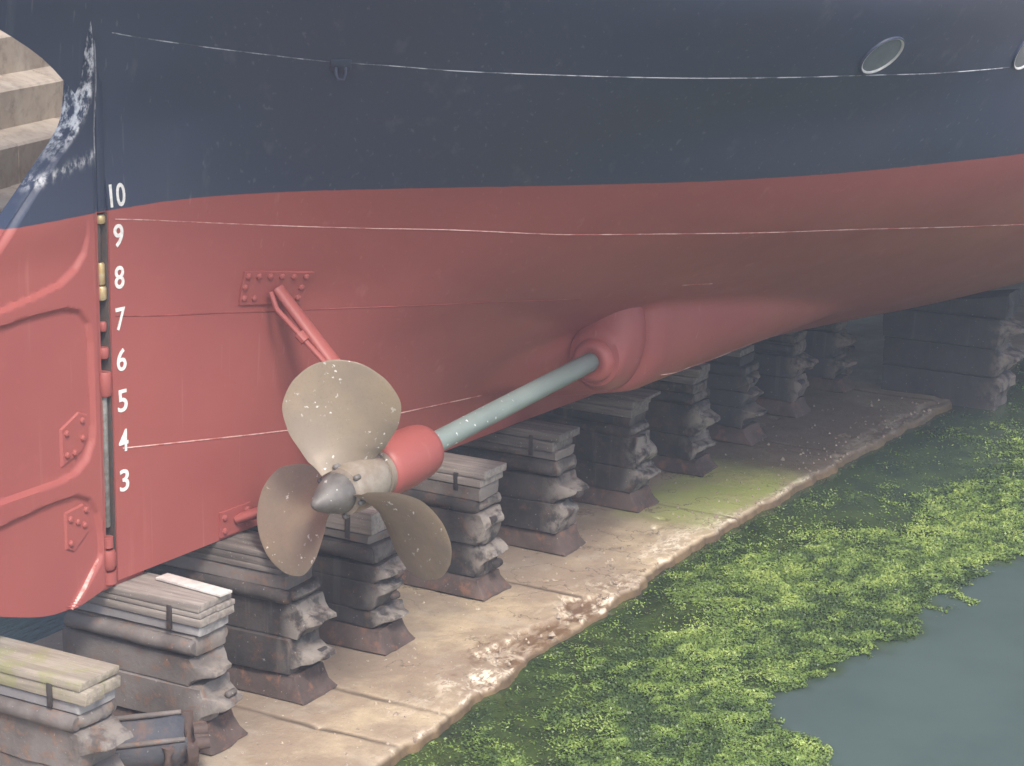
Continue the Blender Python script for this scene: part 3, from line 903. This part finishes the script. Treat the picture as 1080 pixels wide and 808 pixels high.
# ---- shaft line, starboard
SH0 = Vector((1.01, -1.40, 1.845)); SD = Vector((4.17, 0.0, 0.215)).normalized()
def sp(x): return SH0 + SD * ((x - 1.15) / SD.x)
cyl('propeller_shaft', 'shaft', sp(1.9), sp(5.3), 0.088, ship, 28)
# stern tube boss with its stepped rings
def ring_loft(secs, n=44):
    v = []; f = []
    for (c, ry, rz, dy) in secs:
        for k in range(n):
            t = 2 * math.pi * k / n
            v.append((c.x, c.y + dy + ry * math.cos(t), c.z + rz * math.sin(t)))
    for i in range(len(secs) - 1):
        for k in range(n):
            f.append((i * n + k, i * n + (k + 1) % n, (i + 1) * n + (k + 1) % n, (i + 1) * n + k))
    f.append(tuple(range(n))[::-1]); f.append(tuple((len(secs) - 1) * n + k for k in range(n)))
    return v, f
S = []
def sec(x, ry, rz, dy=0.0, dz=0.0):
    c = sp(x) + Vector((0, 0, dz)); S.append((c, ry, rz, dy))
sec(5.27, 0.10, 0.10); sec(5.25, 0.13, 0.13); sec(5.26, 0.17, 0.17); sec(5.30, 0.195, 0.195)
sec(5.34, 0.205, 0.205); sec(5.35, 0.255, 0.265, 0, 0.02); sec(5.40, 0.275, 0.29, 0, 0.03); sec(5.42, 0.28, 0.31, 0.0, 0.04)
sec(5.47, 0.32, 0.43, 0.03, 0.11); sec(5.57, 0.37, 0.52, 0.04, 0.17); sec(5.70, 0.385, 0.57, 0.04, 0.20)
sec(5.78, 0.36, 0.54, 0.05, 0.20)
v, f = ring_loft(S)
boss = build('shaft_bossing', v, f, 'red', ship, 50)
# ---- A bracket
mb = MB()
ax = [(1.70, 0.17), (1.72, 0.205), (1.78, 0.22), (2.0, 0.232), (2.28, 0.222), (2.36, 0.205), (2.40, 0.17), (2.41, 0.1)]
mb.tube([sp(a) for a, b in ax], [b for a, b in ax], 32)
barrel = mb.build('bracket_barrel', 'red', ship, 50)
mb = MB(); mb.tube([sp(1.64), sp(1.65), sp(1.70), sp(1.71)], [0.16, 0.19, 0.19, 0.16], 32)
mb.build('bearing_ring', 'bronze', barrel)
def arm(a, b, w0, t0, w1, t1, name='bracket_arm'):
    a = Vector(a); b = Vector(b); d = (b - a).normalized(); u = Vector((1, 0, 0)); u = (u - d * u.dot(d)).normalized(); q = d.cross(u)
    N = 20; v = []; f = []
    for i in range(9):
        s = i / 8; c = a.lerp(b, s); w_ = w0 + (w1 - w0) * s; t_ = t0 + (t1 - t0) * s
        for k in range(N):
            an = 2 * math.pi * k / N
            v.append(c + u * (w_ * math.cos(an)) + q * (t_ * math.sin(an)))
    for i in range(8):
        for k in range(N):
            f.append((i * N + k, i * N + (k + 1) % N, (i + 1) * N + (k + 1) % N, (i + 1) * N + k))
    f.append(tuple(range(N))[::-1]); f.append(tuple(8 * N + k for k in range(N)))
    return build(name, v, f, 'red', ship, 50)
pU, nU, dxU, dzU = hull_n(1.76, 3.18)
pL, nL, dxL, dzL = hull_n(1.46, 1.32)
arm(sp(2.12) + Vector((-0.02, 0.08, 0.1)), pU + Vector((0.02, -0.02, -0.02)), 0.095, 0.05, 0.06, 0.045)
arm(sp(2.1) + Vector((-0.02, 0.1, -0.1)), pL, 0.12, 0.05, 0.09, 0.045)
mb = MB()
a0 = pU + Vector((-0.10, -0.10, -0.16)); b0 = sp(2.12) + Vector((-0.17, 0.02, 0.2))
mb.tube([pU + Vector((-0.07, -0.02, -0.04)), a0, a0.lerp(b0, 0.5), b0], 0.022, 10)
for s_ in (0.22, 0.55):
    c_ = a0.lerp(b0, s_); mb.tube([c_ - (b0 - a0).normalized() * 0.04, c_ + (b0 - a0).normalized() * 0.04], 0.042, 10)
mb.build('grease_pipe', 'red', ship)
def padplate(x0, x1, z0, z1, rivs, th=0.02, sl=0.0):
    v = []; f = []; N = 8; K = 5
    for k in range(K + 1):
        for i in range(N + 1):
            x = x0 + (x1 - x0) * i / N; z = z0 + (z1 - z0) * k / K + sl * (x - x0)
            p, n, a, b = hull_n(x, z); v.append(p + n * th)
    W_ = N + 1
    for k in range(K):
        for i in range(N): f.append((k * W_ + i, k * W_ + i + 1, (k + 1) * W_ + i + 1, (k + 1) * W_ + i))
    base = len(v); ring = [i for i in range(W_)] + [k * W_ + N for k in range(1, K + 1)] + [K * W_ + i for i in range(N - 1, -1, -1)] + [k * W_ for k in range(K - 1, 0, -1)]
    for idx in ring:
        k, i = divmod(idx, W_); x = x0 + (x1 - x0) * i / N; z = z0 + (z1 - z0) * k / K + sl * (x - x0)
        p, n, a, b = hull_n(x, z); v.append(p - n * 0.01)
    L = len(ring)
    for q in range(L): f.append((ring[q], ring[(q + 1) % L], base + (q + 1) % L, base + q))
    pad = build('bracket_pad', v, f, 'red', ship)
    for (x, z) in rivs:
        p, n, a, b = hull_n(x, z); mb = MB(); mb.tube([p + n * (th - 0.002), p + n * (th + 0.014), p + n * (th + 0.022)], [0.028, 0.024, 0.010], 8)
        mb.build('rivet', 'red', pad)
rv = [(1.47 + 0.106 * i, 3.305 - 0.0125 * i) for i in range(6)] + [(1.47 + 0.106 * i, 3.125 - 0.0125 * i) for i in (0, 1, 4, 5)] + [(1.46, 3.215), (2.00, 3.15)]
padplate(1.43, 2.05, 3.075, 3.345, rv, 0.02, -0.118)
padplate(1.22, 1.60, 1.225, 1.43, [(1.27, 1.27), (1.27, 1.38), (1.55, 1.27), (1.55, 1.38)])

# ---- propeller
prop_pos = sp(1.35)
mb = MB()
hx = [(1.645, 0.16), (1.63, 0.185), (1.58, 0.20), (1.42, 0.205), (1.28, 0.195), (1.20, 0.185), (1.185, 0.15)]
mb.tube([sp(a) for a, b in hx], [b for a, b in hx], 36)
prop = mb.build('propeller', 'hub_bronze', ship, 50)
mb = MB()
hx = [(1.19, 0.15), (1.17, 0.158), (1.10, 0.142), (1.01, 0.108), (0.92, 0.070), (0.87, 0.042), (0.848, 0.022), (0.842, 0.0)]
mb.tube([sp(a) for a, b in hx], [max(b, 0.002) for a, b in hx], 32)
for k in range(6):
    a = k * math.pi / 3 + 0.3; c_ = sp(1.21) + Vector((0, math.cos(a) * 0.19, math.sin(a) * 0.19))
    mb.tube([c_ + SD * 0.03, c_ - SD * 0.02, c_ - SD * 0.028], [0.022, 0.022, 0.014], 8)
mb.build('hub_cap', 'hub', prop, 50)
def blade(theta, P=2.05, Rm=1.0):
    rs_ = np.concatenate([np.linspace(0.17, 0.9, 26), np.linspace(0.91, 1.0, 14)])
    wf = PCH([0.15, 0.24, 0.4, 0.6, 0.75, 0.88, 0.95, 0.985, 1.0], [0.27, 0.28, 0.345, 0.44, 0.47, 0.39, 0.265, 0.15, 0.0])
    K = 22; v = []; f = []
    for side in (-1, 1):
        for r in rs_:
            w_ = float(wf(r)); phi = math.atan2(P, 2 * math.pi * max(r, 0.28)); skew = 0.06 * (r - 0.2)
            th0 = 0.055 * (1 - r) + 0.010
            for k in range(K + 1):
                s = -1 + 2 * k / K
                c_ = s * w_ + skew
                th = th0 * (1 - s * s) ** 0.5 * min(1.0, w_ / 0.12) * 0.5 * side
                ax_ = c_ * math.sin(phi) - th * math.cos(phi)
                tg = c_ * math.cos(phi) + th * math.sin(phi)
                ang = theta + tg / max(r, 0.3)
                # angle measured clockwise seen from aft, 0 = up
                v.append(Vector((ax_ + 0.06 * (1 - r), -math.sin(ang) * r * Rm, math.cos(ang) * r * Rm)))
    nr = len(rs_); W_ = K + 1; S_ = nr * W_
    for i in range(nr - 1):
        for k in range(K):
            a = i * W_ + k
            f.append((a, a + 1, a + W_ + 1, a + W_)); f.append((S_ + a, S_ + a + W_, S_ + a + W_ + 1, S_ + a + 1))
    for k in range(K): f.append((k, S_ + k, S_ + k + 1, k + 1))
    rot = Vector((1, 0, 0)).rotation_difference(SD).to_matrix()
    v = [sp(1.28) + rot @ q for q in v]
    me = bpy.data.meshes.new('blade'); me.from_pydata([tuple(q) for q in v], [], f)
    bm = bmesh.new(); bm.from_mesh(me)
    bmesh.ops.remove_doubles(bm, verts=bm.verts[:], dist=0.0006)
    bmesh.ops.recalc_face_normals(bm, faces=bm.faces[:]); bm.to_mesh(me); bm.free()
    return link('blade', me, 'bronze', prop, 60)
for k in range(3): blade(R(120 * k + BL0))

# ================================================================== KEEL BLOCKS
def tier(parts, prof, hx, mat, parent, name, xc, rnd, jit=0.004, wear_y=None, bev=0.012, segs=6, wob=0.006, skew=0.022):
    """prof: closed (y, z, half thickness scale) outline, extruded along x with rounded long edges"""
    # densify
    P = []
    n = len(prof)
    for i in range(n):
        a = prof[i]; b = prof[(i + 1) % n]
        L = math.hypot(b[0] - a[0], b[1] - a[1]); q = max(1, int(L / (0.05 if max(a[0], b[0]) < -0.55 else 0.14)))
        for k in range(q):
            t = k / q; P.append([a[j] + (b[j] - a[j]) * t for j in range(3)])
    n = len(P)
    cy = sum(p[0] for p in P) / n; cz = sum(p[1] for p in P) / n
    ox = [rnd.uniform(-1, 1) * jit for _ in P]; 
    seed = rnd.random() * 50
    wlim = min(q[0] for q in prof) + 0.22
    def shrink(i, e):
        a = P[i - 1]; b = P[(i + 1) % n]; tx, tz = b[0] - a[0], b[1] - a[1]; L = math.hypot(tx, tz) or 1
        nx, nz = -tz / L, tx / L
        sgn = 1 if area > 0 else -1
        return (P[i][0] + nx * e * sgn, P[i][1] + nz * e * sgn)
    area = sum(P[i][0] * P[(i + 1) % n][1] - P[(i + 1) % n][0] * P[i][1] for i in range(n))
    stations = [(-1, bev), (-1 + bev / hx * 1.0, bev * 0.25), (-1 + 2 * bev / hx, 0)] + [(-0.5 + 1.0 * k / segs, 0) for k in range(segs + 1)] + [(1 - 2 * bev / hx, 0), (1 - bev / hx, bev * 0.25), (1, bev)]
    v = []; f = []
    for (s, e) in stations:
        for i in range(n):
            y, z = shrink(i, e)
            x = xc + s * hx * P[i][2]
            g = float(fbm(y * 5 + seed, z * 5 + x * 4, 3)) - 0.5
            g2 = float(fbm(y * 4 + seed + 9, z * 4 + x * 5, 3)) - 0.5
            v.append((x + g * wob * 2 * (1 if abs(s) > 0.9 else 0.3) + ox[i] * 0.3, y + g2 * wob * 2.2 * (3.6 if y < wlim else 1) + ox[i], z + g * wob * (0.6)))
    yaw = rnd.uniform(-1, 1) * skew; sh = rnd.uniform(-1, 1) * skew * 0.7
    v = [(xc + (q[0] - xc) + sh + yaw * (q[1] + 0.5), q[1] + yaw * 0.6 - yaw * (q[0] - xc), q[2]) for q in v]
    m = len(stations)
    for j in range(m - 1):
        for i in range(n):
            f.append((j * n + i, j * n + (i + 1) % n, (j + 1) * n + (i + 1) % n, (j + 1) * n + i))
    f.append(tuple(range(n))); f.append(tuple((m - 1) * n + i for i in range(n))[::-1])
    me = bpy.data.meshes.new(name); me.from_pydata(v, [], f)
    if wear_y is not None:
        set_attr(me, 'wear', [max(0.0, min(1.0, (wear_y - q[1]) / 0.10)) for q in v])
    bm = bmesh.new(); bm.from_mesh(me)
    bmesh.ops.triangulate(bm, faces=[q for q in bm.faces if len(q.verts) > 4])
    bmesh.ops.recalc_face_normals(bm, faces=bm.faces[:]); bm.to_mesh(me); bm.free()
    return link(name, me, mat, parent, 42)

def nose_prof(yf, w, z0, z1, nose, rnd, up=0.72, taper=0.72):
    h = z1 - z0
    return [(yf, z0, 1), (-w + 0.03, z0, 1), (-w + 0.005, z0 + 0.18 * h, 0.98), (-w - 0.005, z0 + (up - 0.28) * h, 0.95), (-w - 0.35 * nose, z0 + (up - 0.17) * h, 0.9 * (taper + 1) / 2 + .05),
            (-w - 0.85 * nose, z0 + (up - 0.06) * h, taper), (-w - nose, z0 + up * h, taper * 0.95), (-w - 0.95 * nose, z0 + (up + 0.12) * h, taper * 0.95),
            (-w - 0.55 * nose, z0 + (up + 0.20) * h, taper), (-w - 0.1 * nose + 0.01, z0 + min(1.0, up + 0.26) * h, 0.93), (-w + 0.02, z0 + h, 0.97), (yf, z0 + h, 1)]

GRP = 'rusty keel blocks in a row under the keel'
def keel_block(x, w, h, label, seed, caps='wood', strap=True, style=0, yf=0.80, plank=False, iron='iron', lid=True, nl=0, plate='plate'):
    rnd = random.Random(seed)
    hx = 0.21; xc = x + 0.21
    k = h / 1.2
    t = thing('keel_block', (xc, 0, 0), label, 'keel block', GRP)
    J = lambda a: rnd.uniform(-a, a)
    z = [0.002, (0.19 + J(0.03)) * k, (0.49 + J(0.055)) * k, (0.775 + J(0.035)) * k, (0.915 + J(0.012)) * k, (1.03 + J(0.02)) * k, h]
    wy = -w + 0.06
    # foot, flared
    fp = [(yf + 0.08, z[0], 1.15), (-w - 0.12, z[0], 1.15), (-w - 0.115, z[0] + 0.025, 1.13), (-w - 0.07, z[0] + 0.075, 1.02), (-w - 0.035, z[1] - 0.06, 0.96), (-w - 0.015, z[1] - 0.004, 0.94), (yf, z[1] - 0.004, 0.94)]
    tier(t, fp, hx, 'iron_foot', t, 'foot', xc, rnd, wear_y=-9, wob=0.009)
    nt = rnd.choice((2, 2, 3)) if style == 0 else style
    wt = w - rnd.uniform(-0.02, 0.11) if lid else w
    cuts = [z[1] + (z[3] - z[1]) * q / nt + (J(0.045) if 0 < q < nt else 0) for q in range(nt + 1)]
    for q in range(nt):
        nn = rnd.uniform(0.05, 0.20) * (1.0 if nt == 2 else 0.85)
        tier(t, nose_prof(yf + J(0.03), w + J(0.035), cuts[q] + 0.001, cuts[q + 1] - 0.002, nn, rnd, rnd.uniform(0.40, 0.74), rnd.uniform(0.55, 0.8)), hx * (0.99 - 0.015 * q), iron, t, 'casting', xc, rnd, wear_y=wy, wob=rnd.uniform(0.012, 0.021), bev=0.007)
        if rnd.random() < 0.35:              # eye bolt lug on the end
            m_ = MB(); zz = cuts[q] + (cuts[q + 1] - cuts[q]) * rnd.uniform(0.25, 0.8); yy = -w - nn * 0.75
            xa = xc + J(0.06)
            m_.tube([(xa - 0.05, yy, zz), (xa - 0.045, yy, zz), (xa + 0.045, yy + J(0.01), zz), (xa + 0.05, yy, zz)], [0.02, 0.032 + J(0.008), 0.032 + J(0.008), 0.02], 10)
            m_.build('lug', 'iron_foot' if rnd.random() < 0.5 else iron, t, 50)
    # wedge with a rolled edge that bulges out of the long faces
    zr0, zr1 = z[3] + 0.003, z[4]
    rp = [(yf - 0.02, zr0, 0.94), (-w + 0.06, zr0, 0.94), (-w + 0.015, zr0 + 0.02, 0.92), (-w, (zr0 + zr1) / 2, 0.90), (-w + 0.02, zr1 - 0.012, 0.92), (-w + 0.05, zr1, 0.94), (yf - 0.02, zr1, 0.94)]
    tier(t, rp, hx, iron, t, 'wedge', xc, rnd, wear_y=wy, bev=0.02, wob=0.010)
    mb = MB(); zc = (zr0 + zr1) / 2
    for sx in (-1, 1):
        L0 = -w + 0.03 + J(0.02)
        pts = [(xc + sx * hx * 0.90, L0, zc), (xc + sx * hx * 0.90, L0 + 0.02, zc)] + [(xc + sx * hx * 0.90 + J(0.004), L0 + 0.02 + (yf - 0.08 - L0) * i / 8, zc + J(0.004)) for i in range(1, 9)]
        mb.tube(pts, [0.045, 0.060] + [0.062 + J(0.004) for _ in range(8)], 14)
    o = mb.build('wedge_roll', iron, t, 50)
    # filler plate
    pp = [(yf, z[4] + 0.003, 0.93), (-wt + 0.01, z[4] + 0.003, 0.93), (-wt, z[5] - 0.012, 0.93), (-wt + 0.012, z[5] - 0.003, 0.92), (yf, z[5] - 0.003, 0.92)]
    tier(t, pp, hx, plate, t, 'filler_plate', xc, rnd, wear_y=wy, wob=0.007)
    # timbers
    zt = z[5]; H = h - zt
    nl = nl or rnd.choice((1, 2, 2, 3)); fr = sorted([rnd.uniform(0.3, 0.7) for _ in range(nl - 1)]) if nl < 3 else [0.33 + J(0.06), 0.67 + J(0.05)]
    ed = [zt] + [zt + q * H for q in fr] + [h - 0.004]
    lay = [(ed[q] + (0.003 if q else 0), ed[q + 1]) for q in range(nl)]
    for li, (a, b) in enumerate(lay):
        nb = rnd.choice((1, 2, 2, 3)) if li == nl - 1 else rnd.choice((1, 2))
        ext = J(0.05) + (0.012 if li else 0)
        for q in range(nb):
            m_ = MB(); xa = xc - hx * 0.98 + q * hx * 1.96 / nb; xb = xa + hx * 1.96 / nb - 0.006
            m_.box((xa + J(0.008), -wt - ext + J(0.035), a + 0.001), (xb + J(0.008), yf + J(0.05), b - (0.012 if q and rnd.random() < 0.5 else 0.001)), 0.007, 0.004, rnd)
            m_.build('timber', caps, t, 30)
    if plank:
        m_ = MB(); m_.box((xc - 0.16, -w - 0.10, h - 0.002), (xc + 0.24, 0.1, h + 0.032), 0.005, 0.004, rnd); m_.build('plank', caps, t, 30)
    if strap:
        m_ = MB(); ys = -w + 0.22 + J(0.06)
        m_.box((xc - hx * 1.04, ys, z[5] - 0.06), (xc - hx * 0.99 + 0.004, ys + 0.045, h - 0.05), 0.004, 0.003, rnd)
        m_.build('iron_strap', 'iron', t, 30)
    return t

keel_block(-1.40, 0.93, 1.06, 'keel block with mossy tan timber top at the lower left under the rudder', 21, 'wood_moss', True, 0, 0.95, False, 'iron_worn', lid=False, nl=2)
keel_block(0.03, 0.83, 1.16, 'keel block carrying the ship heel, with a pale board lying across its timber', 22, 'wood', True, 0, 0.45, False, 'iron_worn', lid=False, nl=3)
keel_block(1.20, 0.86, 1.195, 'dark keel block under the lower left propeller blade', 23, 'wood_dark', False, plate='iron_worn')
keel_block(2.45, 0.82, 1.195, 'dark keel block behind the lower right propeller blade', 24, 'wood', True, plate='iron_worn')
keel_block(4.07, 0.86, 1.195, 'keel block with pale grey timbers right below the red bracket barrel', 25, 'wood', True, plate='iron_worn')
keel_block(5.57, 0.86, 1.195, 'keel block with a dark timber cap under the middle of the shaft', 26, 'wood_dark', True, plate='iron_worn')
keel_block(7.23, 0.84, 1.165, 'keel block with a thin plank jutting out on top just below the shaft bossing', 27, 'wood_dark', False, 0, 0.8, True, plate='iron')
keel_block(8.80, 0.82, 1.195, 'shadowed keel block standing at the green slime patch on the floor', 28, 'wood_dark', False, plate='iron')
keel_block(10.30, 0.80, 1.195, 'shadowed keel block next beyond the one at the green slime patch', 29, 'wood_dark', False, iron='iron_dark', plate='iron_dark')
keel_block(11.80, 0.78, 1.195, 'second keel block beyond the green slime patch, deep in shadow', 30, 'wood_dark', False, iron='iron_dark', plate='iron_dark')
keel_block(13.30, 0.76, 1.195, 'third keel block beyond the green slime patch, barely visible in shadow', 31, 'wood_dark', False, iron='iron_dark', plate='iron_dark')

# bilge block further forward at the water's edge
def bilge_block():
    rnd = random.Random(77); hx = 0.30; xc = 14.1
    t = thing('bilge_block', (xc, -1.9, -0.3), 'tall rugged bilge block in the shadow at the water edge on the right', 'bilge block')
    yf = -1.2; w = 2.72
    tier(t, [(yf, -0.5, 1), (-w + 0.03, -0.5, 1), (-w + 0.02, 0.10, 1), (-w - 0.05, 0.16, 0.95), (-w - 0.05, 0.27, 0.95), (-w + 0.02, 0.33, 0.97), (yf, 0.33, 1)], hx, 'iron_dark', t, 'foot', xc, rnd, wear_y=-w + 0.08, wob=0.014)
    tier(t, nose_prof(yf, w - 0.03, 0.335, 0.70, 0.20, rnd, 0.6, 0.7), hx, 'iron_dark', t, 'casting', xc, rnd, wear_y=-w + 0.08, wob=0.014)
    tier(t, nose_prof(yf, w, 0.704, 1.08, 0.26, rnd, 0.62, 0.7), hx * 0.98, 'iron_dark', t, 'casting', xc, rnd, wear_y=-w + 0.08, wob=0.014)
    hz = lambda y: min(1.2 + 0.0, 9) 
    tier(t, [(yf, 1.084, 1), (-w - 0.02, 1.084, 1), (-w - 0.06, 1.26, 1), (-w - 0.03, 1.40, 1), (-w + 0.5, 1.30, 1), (yf, 1.20, 1)], hx * 0.95, 'iron_dark', t, 'timber', xc, rnd, wear_y=-9, wob=0.012)
bilge_block()

# pale board resting on the second block
o = MB(); o.box((0.27, -0.90, 1.163), (0.40, -0.25, 1.183), 0.003)
rr = Matrix.Rotation(R(-5), 3, 'Z')
c0 = Vector((0.36, -0.62, 0)); o.v = [tuple(c0 + rr @ (Vector(q) - c0)) for q in o.v]
ob = o.build('board', 'board', None, 30)
tag(ob, 'thin pale board lying across the timber top of the block under the heel', 'board')

# broken casting lying between the two nearest blocks
def loose_casting():
    rnd = random.Random(9)
    t = thing('loose_casting', (-0.62, -0.85, 0), 'broken blue grey iron casting with rusty flanges lying on the floor between two blocks', 'iron casting')
    c = Vector((-0.46, -0.80, 0.31)); d = Vector((0.66, -0.75, 0.05)).normalized(); s_ = Vector((-d.y, d.x, 0)).normalized()
    mb = MB()
    # half open trough body
    N = 14; v = []; f = []
    secs = [(-0.65, 0.28), (0.05, 0.28), (0.16, 0.285), (0.24, 0.24)]
    for a, r in secs:
        for k in range(N + 1):
            an = math.pi * (1.0 + k / N); v.append(c + d * a + s_ * (math.cos(an) * r) + Vector((0, 0, 0.03 + math.sin(an) * 0.19 * r / 0.2)))
        for k in range(N + 1):
            an = math.pi * (2.0 - k / N); v.append(c + d * a + s_ * (math.cos(an) * r * 0.78) + Vector((0, 0, 0.035 + math.sin(an) * 0.13 * r / 0.2)))
    L = 2 * N + 2
    for i in range(len(secs) - 1):
        for k in range(L): f.append((i * L + k, i * L + (k + 1) % L, (i + 1) * L + (k + 1) % L, (i + 1) * L + k))
    f.append(tuple(range(L))); f.append(tuple((len(secs) - 1) * L + k for k in range(L))[::-1])
    v = [q + Vector((rnd.uniform(-1, 1), rnd.uniform(-1, 1), rnd.uniform(-1, 1))) * 0.008 for q in v]
    mb.add(v, f)
    o = mb.build('body', 'scrap', t, 45)
    for a in (0.10, 0.27):
        m_ = MB(); pts = []
        for k in range(13):
            an = math.pi * (1.0 + k / 12); pts.append(c + d * a + s_ * (math.cos(an) * 0.295) + Vector((0, 0, 0.03 + math.sin(an) * 0.27)))
        m_.tube(pts, [0.03 + rnd.uniform(0, 0.018) for _ in pts], 8)
        m_.v = [tuple(Vector(q) + Vector((rnd.uniform(-1, 1), rnd.uniform(-1, 1), rnd.uniform(-1, 1))) * 0.014) for q in m_.v]
        m_.build('flange', 'iron_foot', t, 45)
    m_ = MB()
    for q in range(4):
        cc_ = c + d * (0.30) + s_ * (-0.18 + 0.12 * q) + Vector((0, 0, -0.02 - 0.03 * (q % 2)))
        m_.tube([cc_, cc_ + d * 0.10], [0.05, 0.042], 10)
    m_.build('bolts', 'iron_foot', t, 45)
    for q in (-1, 1):
        m_ = MB(); a = c + s_ * (0.25 * q) + Vector((0, 0, 0.055))
        m_.tube([a - d * 0.62, a - d * 0.1, a + d * 0.22], [0.016, 0.022, 0.018], 8)
        m_.build('rim_bar', 'iron_worn', t, 45)
loose_casting()

# ================================================================== HAZE (rain laden air)
if HAZE > 0:
    mb = MB(); mb.box((-70, -45, -1.8), (70, 60, 8.2), 0)
    hm = bpy.data.materials.new('rain_haze'); hm.use_nodes = True; ht = hm.node_tree
    ht.nodes.clear()
    out = ht.nodes.new('ShaderNodeOutputMaterial'); pv = ht.nodes.new('ShaderNodeVolumePrincipled')
    pv.inputs['Color'].default_value = (0.74, 0.84, 1.0, 1); pv.inputs['Density'].default_value = HAZE; pv.inputs['Anisotropy'].default_value = 0.0
    ht.links.new(pv.outputs[0], out.inputs['Volume'])
    MAT['haze'] = hm
    o = mb.build('haze', 'haze', None, 0)
    tag(o, 'thin grey blue rain haze filling the dock', 'haze', kind='stuff')
